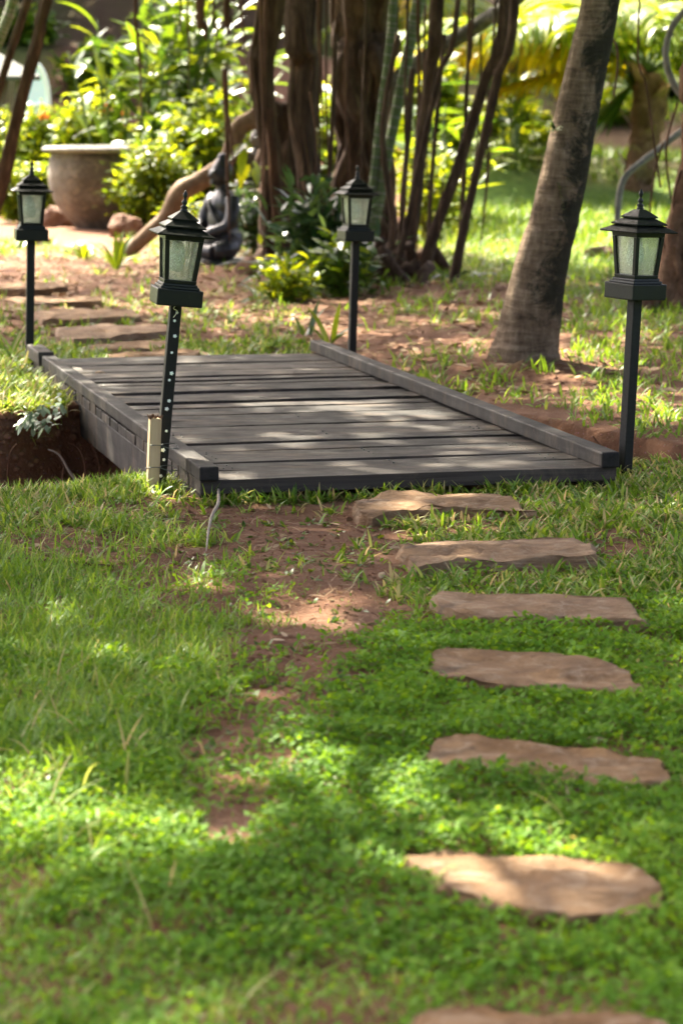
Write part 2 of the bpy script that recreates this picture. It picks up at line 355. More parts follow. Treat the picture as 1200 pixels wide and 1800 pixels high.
def join(parts):
    Vs, Qs, Ts, o = [], [], [], 0
    for V, Q, T in parts:
        Vs.append(V); Qs.append(Q + o); Ts.append(T); o += len(V)
    return np.concatenate(Vs), np.concatenate(Qs), np.concatenate(Ts)
def leafobj(name, parts, mat, parent=None, smooth=True):
    V, Q, T = join(parts if isinstance(parts, list) else [parts]); return link(name, np_mesh(name, V, Q, T), mat, parent, smooth)
U = lambda a, b, n: RNG.uniform(min(a, b), max(a, b), n)

# ------------------------------------------------------------------ the ground sheet with its ditch
NEAR = ([-40, -6, -1.2, -.8, 0, 1.1, 2.5, 40], [9.2, 9.4, 9.52, 9.95, 10.2, 10.5, 10.45, 10.4])
FAR = ([-40, -6, -1.5, -1.2, 0, .62, 1.0, 1.35, 2.5, 40], [11.6, 11.8, 12.0, 12.5, 12.6, 12.3, 11.6, 11.1, 11.0, 11.2])
DEP = ([-40, -.6, .8, 1.3, 40], [.6, .55, .42, .3, .3])
def H(x, y, fine=True):
    x = np.asarray(x, float); y = np.asarray(y, float)
    wig = (fbm(x * 3, y * 3, 3) - .5) * .22
    yn = np.interp(x, *NEAR) + wig * .5; yf = np.interp(x, *FAR) + wig; D = np.interp(x, *DEP)
    inn = np.minimum(ss(0, .30, y - yn), ss(0, .30, yf - y))
    z = -D * inn * (.86 + .28 * fbm(x * 4, y * 4, 2))
    out = 1 - inn
    z = z + out * ((fbm(x * .9, y * .9, 3) - .5) * .07 + (fbm(x * 6, y * 6, 3) - .5) * .022) * ss(1.5, 4, y)
    z = z + .06 * np.exp(-(((x - .97) / .5) ** 2 + ((y - 14.4) / .5) ** 2))           # mound at the palm
    z = z + .12 * ss(-1.35, -2.2, x) * ss(11.6, 12.4, y) * (1 - ss(13, 15, y))
    far = ss(34, 36.0, y - .25 * np.abs(x)) * .9 + ss(39.5, 41, y + .6 * fbm(x * .5, y * .1, 2)) * 1.2 + ss(44.5, 46, y + .8 * fbm(x * .4, y * .1 + 5, 2)) * 1.3 + ss(50, 58, y) * 2.6 + ss(58, 90, y) * 5 + ss(90, 200, y) * 10
    z = z + far * (.75 + .5 * fbm(x * .15, y * .15, 3)) * (.55 + .45 * ss(6, -2, x) + .25 * ss(-1, -8, x))
    return z
def axis(lo, hi, f0, f1, fine, grow=1.12):
    a = list(np.arange(f0, f1, fine)); st = fine; v = a[-1]
    while v < hi: st *= grow; v += st; a.append(v)
    st = fine; v = a[0]
    while v > lo: st *= grow; v -= st; a.insert(0, v)
    return np.array(a)
gx = axis(-90, 90, -2.6, 2.8, .045); gy = axis(-25, 210, 3.6, 16.5, .045)
GX, GY = np.meshgrid(gx, gy, indexing='ij'); GZ = H(GX, GY)
nx, ny = GX.shape; idx = np.arange(nx * ny).reshape(nx, ny)
me = np_mesh('ground', np.stack([GX, GY, GZ], -1).reshape(-1, 3), np.stack([idx[:-1, :-1], idx[1:, :-1], idx[1:, 1:], idx[:-1, 1:]], -1).reshape(-1, 4))
tf = ss(19, 25, GY) * ss(.8, 2.0, GX + (GY - 22) * .03) * (1 - .85 * ss(37, 41, GY))+ .42 * ss(38, 42, GY)
tf = tf * (1 - .9 * ss(.45, .62, fbm(GX * .35, GY * .22, 3)) * ss(34, 38, GY)) + (fbm(GX * .8, GY * .8, 3) - .5) * .8 * ss(16, 22, GY)
tf = np.maximum(tf, .9 * ss(.25, .5, np.abs(GX) - .125 * GY) * ss(11.5, 10.2, GY)); tf = np.maximum(tf, .8 * ss(-3.2, -5, GX)); tf = np.maximum(tf, .8 * ss(3.2, 5, GX)); tf = np.maximum(tf, .8 * ss(4.2, 2.5, GY)) * (GZ > -.12)
a = me.attributes.new('turf', 'FLOAT', 'POINT'); a.data.foreach_set('value', np.clip(tf, 0, 1).ravel().astype(np.float32))
hm = ss(36.5, 38.5, GY) * (.55 + .45 * ss(.42, .52, fbm(GX * .3, GY * .55, 3)))  # far bank painted darker in place of shade, uneven by noise
a = me.attributes.new('shaded_earth', 'FLOAT', 'POINT'); a.data.foreach_set('value', np.clip(hm, 0, 1).ravel().astype(np.float32))
ground = link('ground', me, M['soil'], smooth=True); ground['kind'] = 'structure'

# ------------------------------------------------------------------ footbridge
BA = math.radians(13.6); BW, BL, DZ = 1.54, 4.66, .075
bridge = thing('footbridge', 'dark weathered timber plank footbridge with low kerb rails crossing the ditch', 'bridge', (-.495, 9.5, 0), (0, 0, BA))
def b2w(u, v): return np.array([-.495 + u * math.cos(BA) - v * math.sin(BA), 9.5 + u * math.sin(BA) + v * math.cos(BA)])
rnd = random.Random(11); v = 0.0; k = 0; NAILS = MB()
widths = []
while v < BL - .1:
    wd = rnd.choice([.13, .15, .17, .2, .22, .24, .12]) if k else .25
    wd = min(wd, BL - v) if BL - v - wd > .1 else BL - v
    gap = rnd.choice([.008, .012, .016, .02, .03])
    m = MB(); n = 12; zt = DZ + rnd.uniform(-.009, .007); warp = rnd.uniform(-.005, .005); skew = rnd.uniform(-.006, .006)
    for i in range(n + 1):
        x = BW * i / n; cr = warp * math.sin(math.pi * i / n) + rnd.uniform(-.0008, .0008)
        y0 = v + skew * (i / n - .5) + rnd.uniform(-.0012, .0012); y1 = v + wd - gap + skew * (i / n - .5) + rnd.uniform(-.0012, .0012)
        m.v += [(x, y0, DZ - .045), (x, y1, DZ - .045), (x, y1, zt + cr), (x, y0, zt + cr + rnd.uniform(-.0006, .0006))]
        if i:
            o = (i - 1) * 4; m.f += [(o, o + 4, o + 5, o + 1)[::-1], (o + 1, o + 5, o + 6, o + 2)[::-1], (o + 2, o + 6, o + 7, o + 3)[::-1], (o + 3, o + 7, o + 4, o)[::-1]]
    m.f += [(0, 1, 2, 3)[::-1], (n * 4, n * 4 + 1, n * 4 + 2, n * 4 + 3)]
    m.build('plank', M['deck'], bridge, bevel=.003)
    for ux in (.14, .17, BW - .17, BW - .14, BW / 2 + rnd.uniform(-.02, .02)):
        for vy in (.3, .72): NAILS.lathe([(.0036, zt - .004), (.0036, zt + .0006), (.002, zt + .0014)], 7, (ux + rnd.uniform(-.008, .008), v + (wd - gap) * vy + rnd.uniform(-.01, .01), 0))
    v += wd; k += 1
def beamish(name, x0, x1, y0, y1, z0, z1, mat, seg=16, j=.0009, seed=0):
    r = random.Random(seed); m = MB()
    for i in range(seg + 1):
        y = y0 + (y1 - y0) * i / seg; dx = r.uniform(-j, j); dz = r.uniform(-j, j)
        m.v += [(x0 + dx, y, z0 + dz), (x1 + dx, y, z0 + dz), (x1 + dx, y, z1 + dz), (x0 + dx, y, z1 + dz)]
        if i:
            o = (i - 1) * 4; m.f += [(o + a, o + b, o + b + 4, o + a + 4) for a, b in ((0, 1), (1, 2), (2, 3), (3, 0))]
    m.f += [(0, 3, 2, 1), (seg * 4, seg * 4 + 1, seg * 4 + 2, seg * 4 + 3)]
    return m.build(name, mat, bridge, bevel=.006)
NAILS.build('nail_heads', M['wire'], bridge)['kind'] = 'stuff'
beamish('rail', -.006, .064, -.02, BL - .42, DZ + .004, DZ + .056, M['rail'], seed=1)
beamish('rail', -.022, .058, BL - .41, BL + .06, DZ + .004, DZ + .072, M['rail'], 4, seed=2)
beamish('rail', BW - .062, BW + .006, -.015, BL + .05, DZ + .004, DZ + .062, M['rail'], seed=3)
beamish('beam', .006, .075, .04, BL - .05, DZ - .20, DZ - .049, M['beam'], seed=4)
beamish('beam', BW - .08, BW - .01, .04, BL - .05, DZ - .20, DZ - .049, M['beam'], seed=5)
beamish('beam', BW / 2 - .04, BW / 2 + .04, .04, BL - .05, DZ - .18, DZ - .049, M['beam'], seed=6)

# ------------------------------------------------------------------ lamp posts
def lamp(base, ph, lean, rz, label, bolts=False, cord=False):
    """lean = (x, y) tilt in radians; ph = post length above the ground"""
    t = thing('lamp_post', label, 'lamp post', base, (lean[1], lean[0], 0), 'black lantern posts at the bridge corners')
    q = Matrix.Rotation(rz, 4, 'Z')
    def b(m, name, mat, parent=t, **kw):
        o = m.build(name, mat, parent, **kw)
        if parent is t: o.matrix_local = q
        return o
    pw = .041
    b(MB().box((0, 0, ph / 2 - .12), (pw, pw, ph + .24)), 'post', M['post'], bevel=.004)
    if bolts:
        ys = [.05, .11, .145, .215, .225 + .07, .325, .40, .425, .50, .56, .615, .645]
        for i, z in enumerate(ys):
            m = MB(); s = random.uniform(.5, .95)
            m.lathe([(.0065 * s, 0), (.0065 * s, .003), (.003 * s, .005)], 6)
            for a in range(5):
                m.lathe([(.0035 * s, 0), (.0035 * s, .004), (.002 * s, .005)], 6, (.007 * s * math.cos(a * 1.256), .007 * s * math.sin(a * 1.256), 0))
            m.v = [(x + (.004 if i % 2 else -.002), -pw / 2 - zz, yy + z) for x, yy, zz in m.v]
            b(m, 'bolt', M['bolt'])
    z = ph
    bb = b(MB().frustum(z, .166, z + .060, .166), 'base_box', M['black'], bevel=.004)
    MB().frustum(z + .0605, .142, z + .070, .138).frustum(z + .0702, .128, z + .079, .124).build('base_step', M['black'], bb, bevel=.002)
    z += .079; hb = .170; a0, a1 = .116, .142
    fr = MB()
    fr.frustum(z + .0002, a0, z + .012, a0 + .002); fr.frustum(z + hb - .016, a1 - .003, z + hb, a1)
    for sx in (-1, 1):
        for sy in (-1, 1):
            w0 = .0165
            p = []
            for zz, a in ((z + .0125, a0), (z + hb - .0165, a1 - .003)):
                h = a / 2; i = h - w0
                p += [(sx * i, sy * i, zz), (sx * h, sy * i, zz), (sx * h, sy * h, zz), (sx * i, sy * h, zz)]
            f = [(0, 3, 2, 1), (4, 5, 6, 7), (0, 1, 5, 4), (1, 2, 6, 5), (2, 3, 7, 6), (3, 0, 4, 7)]
            fr.add(p, f if sx * sy > 0 else [x[::-1] for x in f])
    frame = b(fr, 'lantern_frame', M['black'], bevel=.0015)
    for k in range(4):
        m = MB(); R = Matrix.Rotation(k * math.pi / 2, 3, 'Z'); vs = []
        for zz, a in ((z + .013, a0), (z + hb - .017, a1 - .003)):
            h = a / 2 - .0075; i = a / 2 - .0175
            vs += [R @ Vector((-i, -h, zz)), R @ Vector((i, -h, zz)), R @ Vector((i, -h + .003, zz)), R @ Vector((-i, -h + .003, zz))]
        m.add(vs, [(0, 3, 2, 1), (4, 5, 6, 7), (0, 1, 5, 4), (1, 2, 6, 5), (2, 3, 7, 6), (3, 0, 4, 7)]); m.build('pane', M['glass'], frame)
    m = MB().lathe([(.016, z + .04), (.028, z + .052), (.034, z + .08), (.031, z + .11), (.018, z + .14), (.014, z + hb - .02)], 14, (-.012, 0, 0)); m.build('bulb', M['bulb'], frame, True)
    if cord:
        MB().tube([(.006, -.037, z + .014), (.010, -.041, z + .07), (.022, -.045, z + hb - .02)], .0022, 6, rings=8).build('amber_strip', M['amber'], frame, True)
        b(MB().tube([(.0, -pw / 2 - .003, ph + .001), (-.012, -pw / 2 - .012, ph - .012), (.004, -pw / 2 - .008, ph - .022), (-.008, -pw / 2 - .003, ph - .045)], .0014, 5, rings=12), 'cord', M['cord'])
    z += hb
    rf = MB(); R0 = [(.208, .118, .006, .030), (.150, .078, .034, .056), (.098, .030, .060, .086)]
    first = None
    for i, (ae, ai, h0, h1) in enumerate(R0):
        o = MB().frustum(z + h0 - .0055 + (0 if i else .0001), ae * .985, z + h0, ae).frustum(z + h0 + .0002, ae - .001, z + h1, ai)
        o = b(o, 'roof_tier', M['black'], bevel=.001)
    zf = z + .086
    b(MB().lathe([(.014, zf - .004), (.014, zf + .004), (.010, zf + .008), (.013, zf + .013), (.013, zf + .017), (.006, zf + .021), (.0105, zf + .029), (.0105, zf + .034), (.005, zf + .041), (.0045, zf + .046), (.0085, zf + .055), (.0075, zf + .063), (.001, zf + .076)], 14), 'finial', M['black'], smooth=True)
    return t
hz = lambda p: float(H(p[0], p[1]))
def gz(px, py):
    p = g(px, py); p[2] = hz(p); return p
lamp(gz(280, 862), .672, (.098, 0), math.radians(13), 'leaning black lantern post with white bolts beside the bare timber stake', True, True)
lamp(gz(1097, 832), .668, (.042, 0), math.radians(35), 'black lantern post at right front bridge corner, nearest the right frame edge')
lamp(gz(52, 652), .678, (.030, 0), math.radians(11), 'black lantern post at far left bridge corner, in front of the urn')
lamp(gz(618, 626), .640, (.030, 0), math.radians(17), 'weathered black lantern post at far right bridge corner, before the dark tree stems')
# stake tied to the leaning post
sb = gz(268, 868)
st = thing('timber_stake', 'short bare timber stake wired to the leaning lantern post', 'stake', sb, (0, .05, math.radians(16)))
m = MB().box((0, 0, .08), (.042, .036, .37)); m.build('stake_body', M['stake'], st, bevel=.003)
m = MB(); r = random.Random(4)
for i in range(40):
    x, y = r.uniform(-.021, .021), r.uniform(-.018, .018); m.tube([(x, y, .262), (x + r.uniform(-.008, .008), y + r.uniform(-.008, .008), .268 + r.uniform(.002, .012))], [.003, .001], 4)
m.build('frayed_top', M['litter'], st)
for z in (.085, .165):
    c = []
    for a in np.linspace(0, 2 * math.pi, 25):
        x = math.cos(a); y = math.sin(a); s_ = max(abs(x) / .052, abs(y) / .030); c.append((x / s_ + .028 + z * .03, y / s_, z + .006 * math.sin(a * 2)))
    MB().tube(c, .0014, 5).build('tie_wire', M['wire'], st, True)

# ------------------------------------------------------------------ stepping stones
STONES = []
def slab(pxs, z, label, thick=.16, group='flat stepping stones along the path', seed=0, cats='stepping stone'):
    P2 = [g(x, y, z) for x, y in pxs]; c = sum(P2) / len(P2); c[2] = 0
    loop = [Vector(((p - c)[0], (p - c)[1], 0)) for p in P2]; n = len(loop); dense = []
    for i in range(n):
        for t in np.linspace(0, 1, 9)[:-1]:
            p0, p1, p2, p3 = loop[i - 1], loop[i], loop[(i + 1) % n], loop[(i + 2) % n]
            lin = p1.lerp(p2, t); crv = .5 * ((2 * p1) + (p2 - p0) * t + (2 * p0 - 5 * p1 + 4 * p2 - p3) * t * t + (3 * p1 - p0 - 3 * p2 + p3) * t ** 3)
            dense.append(lin.lerp(crv, .08))
    N = len(dense); r = random.Random(seed); m = MB(); off = r.random() * 50
    rings = [(1.02, -thick + z), (1.03, z - .045), (1.02, z - .028), (1.012, z - .012), (1.0, z - .003), (.975, z + .001), (.92, z), (.8, z), (.65, z), (.5, z), (.33, z), (.16, z)]
    for ri, (s, zz) in enumerate(rings):
        for i, p in enumerate(dense):
            q = p * s; nn = float(fbm(q.x * 14 + off, q.y * 14 + ri * .35 * (ri < 5), 3)) - .5
            jag = (float(fbm(i * .55 + off, ri * .8, 3)) - .5) * .03 if 0 < ri < 6 else 0
            d = p.normalized() * jag; zt = zz + (nn * .022 + (float(fbm(q.x * 4 + off, q.y * 12, 2)) - .5) * .03 if ri >= 3 else nn * .012)
            m.v.append((q.x + d.x, q.y + d.y, zt))
        if ri:
            o = (ri - 1) * N; m.f += [(o + i, o + (i + 1) % N, o + N + (i + 1) % N, o + N + i) for i in range(N)]
    m.v.append((0, 0, z)); o = (len(rings) - 1) * N; m.f += [(o + i, o + (i + 1) % N, len(m.v) - 1) for i in range(N)]
    ob = m.build('stepping_stone', M['slab'], None, True); ob.location = c
    ob.data.set_sharp_from_angle(angle=math.radians(40))
    tag(ob, label, cats, group); STONES.append(np.array([(p[0], p[1]) for p in P2])); return ob
slab([(622, 882), (684, 865), (776, 866), (880, 873), (942, 899), (880, 893), (792, 889), (732, 892), (656, 904), (634, 900)], .03, 'rough dark-stained stepping stone against the front edge of the footbridge', seed=1)
slab([(700, 964), (752, 955), (816, 946), (932, 943), (1008, 943), (1040, 966), (1044, 978), (920, 980), (800, 986), (732, 998), (716, 984)], .04, 'second stepping stone in front of the footbridge, with a thick broken edge', seed=2)
slab([(760, 1050), (772, 1043), (920, 1050), (1100, 1055), (1135, 1092), (1050, 1089), (970, 1087), (840, 1083), (775, 1068)], .035, 'third stepping stone from the front of the footbridge, long and narrow', seed=3)
slab([(762, 1150), (790, 1145), (950, 1156), (1040, 1160), (1100, 1180), (1137, 1216), (1070, 1215), (1000, 1210), (860, 1202), (757, 1192)], .026, 'fourth stepping stone from the front of the footbridge, sunk in grass', seed=4)
slab([(768, 1300), (800, 1295), (900, 1305), (1000, 1310), (1100, 1322), (1165, 1340), (1182, 1380), (1090, 1381), (960, 1369), (850, 1356), (745, 1340)], .022, 'fifth stepping stone from the footbridge, shaded, beside a pale fallen leaf', seed=5)
slab([(708, 1497), (780, 1490), (850, 1497), (940, 1505), (1030, 1515), (1110, 1520), (1155, 1560), (1160, 1590), (1100, 1602), (1000, 1605), (930, 1593), (850, 1585), (770, 1567), (785, 1545), (720, 1515)], .022, 'sunlit stepping stone with a dark branch shadow across it', seed=6)
slab([(735, 1775), (800, 1764), (950, 1770), (1110, 1785), (1180, 1800), (1190, 1850), (1000, 1850), (800, 1840), (720, 1800)], .022, 'nearest stepping stone, cut off by the bottom frame edge', seed=7)
BK = 'stepping stones beyond the bridge'
slab([(185, 622), (300, 615), (350, 618), (345, 627), (200, 629)], .03, 'thin stepping stone touching the far end of the footbridge', seed=8, group=BK)
slab([(160, 605), (230, 599), (293, 598), (305, 606), (240, 613), (170, 612)], .03, 'second stepping stone beyond the far end of the footbridge', seed=9, group=BK)
slab([(100, 578), (180, 571), (292, 570), (296, 580), (230, 587), (130, 596), (102, 590)], .045, 'broad shaded stepping stone, third beyond the far end of the footbridge', seed=10, group=BK)
slab([(60, 548), (110, 543), (230, 543), (247, 554), (200, 558), (77, 559)], .05, 'pale sunlit stepping stone, fourth beyond the far end of the footbridge', seed=11, group=BK)
slab([(5, 525), (40, 520), (173, 524), (178, 529), (60, 534)], .05, 'fifth stepping stone beyond the footbridge, sunlit on bare soil', seed=12, group=BK)
slab([(-45, 503), (40, 499), (113, 496), (118, 502), (50, 508)], .05, 'farthest stepping stone, by the left lantern post towards the urn', seed=13, group=BK)

# ------------------------------------------------------------------ banyan: stems, prop roots, limbs, hanging roots, crown
ban = thing('banyan_tree', 'big banyan tree with many dark stems, prop roots and hanging roots', 'tree', (float(at(620, 430, 24)[0]), 24.0, 0))
BO = Vector(ban.location)
def rel(p): return Vector(p) - BO
def stem(name, pxs, y, wpx, mat, strands=0, top=None, seed=0, n=10, rings=26, bury=True, flute=.12, y2=None, parent=ban):
    """a stem along photo pixels at distance y (bottom last)"""
    m_ = len(pxs); ys = [y + ((y2 - y) * (1 - k / (m_ - 1)) if y2 else 0) for k in range(m_)]
    pts = [Vector(at(px, py, yy)) for (px, py), yy in zip(pxs, ys)]
    rad = [wq * (.88 if strands > 2 else 1) / 2 / (F / yy) for wq, yy in zip(wpx, ys)]
    if bury: pts.append(pts[-1] + Vector((0, 0, -.25))); rad.append(rad[-1] * 1.15)
    if top is not None: pts.insert(0, Vector(top)); rad.insert(0, rad[0] * 1.1)
    org = BO if parent is ban else (Vector(parent.location) if parent is not None else Vector((0, 0, 0)))
    pts = [p - org for p in pts]; m = MB(); m.tube(pts, rad, n, .10, flute, seed, rings)
    if strands:
        P_, R_ = resample(pts, rad, rings); r = random.Random(seed)
        for s in range(int(strands * 1.6)):
            a0 = r.uniform(0, 6.28); tw = r.uniform(-2.5, 2.5); wth = r.uniform(.12, .32); sp = []; sr = []
            for i, (p, q) in enumerate(zip(P_, R_)):
                a = a0 + tw * i / rings + .3 * math.sin(i * .5 + s); sp.append(p + Vector((math.cos(a), math.sin(a), 0)) * q * (.92 + .16 * math.sin(i * .8 + s * 2))); sr.append(q * wth * (1 + .2 * math.sin(i * .7 + s)))
            m.tube(sp, sr, 6, .15, 0, seed + s)
    return m.build(name, mat, parent, True)
TOP = Vector((.4, 23.2, 5.6))
stem('trunk', [(640, -10), (640, 100), (640, 220), (640, 330), (645, 430)], 24.6, [112, 108, 104, 100, 120], M['bark'], 13, TOP, 1, 16, 34, flute=.16)
stem('trunk', [(478, -10), (457, 110), (468, 200), (478, 300), (488, 440)], 23.6, [52, 46, 40, 40, 50], M['bark'], 7, TOP + Vector((-.7, 0, 0)), 2)
stem('trunk', [(530, -10), (535, 110), (532, 220), (545, 330), (560, 490)], 21.6, [50, 52, 48, 40, 46], M['bark'], 7, TOP + Vector((-.3, -.6, 0)), 3)
stem('trunk', [(500, 180), (500, 270), (500, 350), (505, 440)], 24.4, [60, 96, 110, 120], M['bark'], 8, None, 4)
stem('prop_root', [(470, 190), (480, 300), (486, 390), (492, 462)], 22.8, [14, 14, 13, 12], M['root'], 2, None, 5, 8)
PR = [([(768, -10), (757, 120), (742, 240), (728, 360), (712, 470)], [26, 25, 25, 24, 26], 21.8), ([(806, -10), (772, 130), (740, 270), (716, 390), (690, 500)], [11, 12, 12, 11, 12], 20.8), ([(890, -10), (852, 140), (805, 290), (768, 395), (748, 470)], [24, 22, 22, 22, 24], 21.4), ([(905, -10), (872, 140), (840, 290), (815, 400), (796, 505)], [18, 16, 16, 18, 22], 20.6),
      ([(780, 60), (768, 200), (757, 330), (752, 440)], [9, 9, 8, 8], 22.6), ([(725, 120), (715, 260), (706, 380), (700, 470)], [12, 11, 10, 10], 22.4), ([(590, 60), (585, 200), (578, 330), (572, 450)], [9, 8, 8, 8], 22.2), ([(700, 60), (672, 230), (690, 400), (676, 495)], [12, 10, 12, 16], 21.2)]
for i, (px_, w_, y_) in enumerate(PR):
    stem('prop_root', px_, y_, w_, M['bark'], 3, (px_[0][0] * 0 + at(px_[0][0], -10, y_)[0] * .8 + .3, y_ + .8, 5.2) if px_[0][1] < 0 else None, 20 + i, 8)
stem('limb', [(905, -2), (860, 30), (800, 70), (740, 108), (690, 155), (650, 240)], 24.7, [28, 28, 27, 27, 32, 36], M['mosslimb'], 0, Vector((2.6, 22.6, 3.4)), 40, 10, 30, False, .12, 23.4)
stem('limb', [(480, 188), (450, 206), (418, 228), (398, 282), (352, 318), (318, 338), (292, 382), (256, 416), (220, 455)], 24.2, [34, 34, 32, 29, 32, 36, 29, 27, 25], M['limb'], 0, None, 41, 12, 44, True, .10)
# rough mound where the prop roots enter the ground
m = MB(); r = random.Random(8)
for i in range(26):
    a = r.uniform(0, 6.28); c = g(r.uniform(665, 760), r.uniform(470, 505)); L_ = r.uniform(.2, .5)
    m.tube([rel(c + np.array([0, 0, r.uniform(.1, .28)])), rel(c + np.array([math.cos(a) * L_ * .5, math.sin(a) * L_ * .5, .08])), rel(c + np.array([math.cos(a) * L_, math.sin(a) * L_, -.05]))], [.05, .04, .02], 6, .2, rings=6, seed=i)
m.build('root_mound', M['bark'], ban, True)['kind'] = 'stuff'
HR = [([(238, -5), (242, 60), (247, 130), (250, 215)], 6, 23), ([(352, -5), (360, 40), (362, 72)], 16, 22.5), ([(398, -5), (404, 30), (398, 66)], 13, 22.5), ([(396, 120), (398, 200), (400, 300), (404, 428)], 9, 22.6), ([(400, 200), (408, 260), (412, 325)], 6, 22.4), ([(330, -5), (333, 80), (330, 190)], 4, 23), ([(425, -5), (430, 60), (428, 150)], 5, 22.8), ([(560, -5), (562, 60), (566, 180), (570, 300)], 5, 22), ([(612, 30), (608, 150), (606, 290)], 5, 21.8), ([(845, 60), (842, 200), (830, 320), (822, 420)], 3.5, 21.5), ([(1060, -5), (1066, 60), (1062, 130)], 4, 19), ([(868, 120), (862, 260), (850, 400)], 3.5, 21.2), ([(688, 300), (690, 380), (694, 470)], 5, 21.0),
      ([(735, 330), (728, 400), (738, 480)], 4, 20.9), ([(778, 320), (772, 400), (780, 470)], 3.5, 21), ([(376, -5), (381, 50), (379, 100)], 5, 22.5), ([(318, -5), (316, 35), (320, 62)], 4, 22.8), ([(545, 160), (556, 250), (552, 330)], 4, 21.2), ([(505, 10), (512, 120), (508, 250)], 5, 23), ([(440, 100), (446, 200), (442, 300)], 4, 23.0)]
for i, (px_, w_, y_) in enumerate(HR):
    stem('hanging_root', px_, y_, [w_] * (len(px_) - 2) + [w_ * .7, w_ * .15], M['root'], 1 if w_ > 8 else 0, (at(px_[0][0], -5, y_)[0] + .05, y_ + .1, 4.6) if px_[0][1] < 0 else None, 60 + i, 6, 18, False, 0)
r = random.Random(77)
for i in range(15):
    x0 = r.choice([r.uniform(425, 600), r.uniform(690, 880), r.uniform(560, 760)]); sl_ = (x0 - 640) * -.10 if x0 > 680 else r.uniform(-12, 12); yb = r.uniform(21.2, 23.4); pb_ = r.choice([r.uniform(250, 420), 480 - (yb - 21) * 18])
    stem('hanging_root', [(x0, -5), (x0 + sl_ * .4 + r.uniform(-6, 6), pb_ * .33), (x0 + sl_ * .8 + r.uniform(-6, 6), pb_ * .66), (x0 + sl_ * 1.2, pb_)], yb, [r.uniform(3.5, 7)] * 3 + [1.5], M['root'] if i % 2 else M['bark'], 0, (at(x0, -5, yb)[0], yb + .1, 4.6), 300 + i, 6, 16, False, 0)
# crown high above the frame: clumps of leaves, with gaps cut to place sun patches on the ground
LIT = [(1000, 650, 60, 40, .1), (1080, 675, 80, 40, .1), (1190, 715, 100, 45, .15), (930, 610, 70, 40, .1), (70, 760, 150, 55, .2), (120, 830, 130, 30, .3), (250, 1470, 230, 50, .1), (300, 1600, 260, 38, .25), (520, 1360, 120, 40, .1), (960, 1470, 150, 26, .2), (150, 1330, 160, 30, .3), (1100, 1640, 130, 34, .15), (450, 1090, 60, 20, .3), (640, 930, 90, 16, .4), (900, 1010, 90, 12, .45), (300, 960, 120, 16, .4), (30, 1430, 190, 95, 0), (190, 1500, 150, 40, 0), (330, 1530, 80, 26, .1), (560, 1350, 70, 30, .2), (640, 1400, 150, 70, 0), (840, 1470, 90, 30, .1), (730, 1530, 70, 40, .1), (930, 1552, 300, 85, 0), (760, 1440, 150, 55, .0), (860, 1500, 150, 40, 0), (1130, 1680, 100, 40, .3), (60, 1600, 90, 30, .4), (560, 1085, 140, 34, .0), (430, 1035, 70, 16, .2), (520, 1020, 40, 14, .1), (330, 880, 110, 26, .2), (420, 890, 60, 14, .2), (560, 742, 170, 12, 0), (720, 760, 130, 12, .1), (430, 705, 100, 6, .1), (300, 660, 120, 7, .1), (560, 680, 90, 6, .2), (620, 800, 110, 10, .4), (200, 505, 300, 60, .28), (520, 530, 160, 50, .3), (160, 690, 120, 26, .35), (40, 680, 90, 50, .2), (1080, 600, 110, 45, .3), (1150, 720, 90, 45, .3), (1000, 690, 80, 20, .35), (700, 590, 130, 30, .3), (870, 590, 40, 60, .1), (1130, 940, 70, 30, .5), (860, 470, 200, 40, .3), (1050, 470, 150, 50, .25), (480, 300, 700, 110, .0), (900, 380, 400, 60, .1), (250, 440, 260, 36, .4), (1130, 860, 60, 16, .3), (230, 1250, 60, 18, .4), (640, 1210, 80, 16, .5), (100, 1010, 60, 14, .5)]
def keep(x, y, z):
    t = z / SUN[2]; qx, qy = x - SUN[0] * t, y - SUN[1] * t
    qy_ = np.maximum(qy, 2.0); px_, py_ = pix(qx, qy_)
    k = np.ones_like(x)
    wx = (vn(px_ / 45, py_ / 22) - .5) * .55
    for (cx, cy_, rx, ry, v_) in LIT:
        d = ((px_ - cx) / rx) ** 2 + ((py_ - cy_) / ry) ** 2
        k = np.minimum(k, v_ + (1 - v_) * ss(.75, 1.2, d + wx))
    return np.where(qy < 2.5, 1, k)
NC = 7000
cx = U(-11, 8, NC); cyy = U(5.6, 28.5, NC); rr = ((cx + .8) / 10) ** 2 + ((cyy - 17) / 11.4) ** 2
ok = rr < 1; cx, cyy, rr = cx[ok], cyy[ok], rr[ok]
cz = 5.0 + 3.6 * np.sqrt(1 - rr) * U(.25, 1, len(cx)) + .8
nl = 15; lx = np.repeat(cx, nl) + RNG.normal(0, .26, len(cx) * nl); ly = np.repeat(cyy, nl) + RNG.normal(0, .26, len(cx) * nl); lz = np.repeat(cz, nl) + RNG.normal(0, .16, len(cx) * nl)
kk = RNG.random(len(lx)) < keep(lx, ly, lz); lx, ly, lz = lx[kk], ly[kk], lz[kk]; n_ = len(lx)
crown = leafobj('crown', straps(np.stack([lx - BO.x, ly - BO.y, lz], 1), U(0, 6.28, n_), U(-.9, .5, n_), U(.18, .30, n_), U(.10, .155, n_), U(0, .5, n_), 2, [.25, 1, .08]), M['canopy'], ban)
r = random.Random(21)
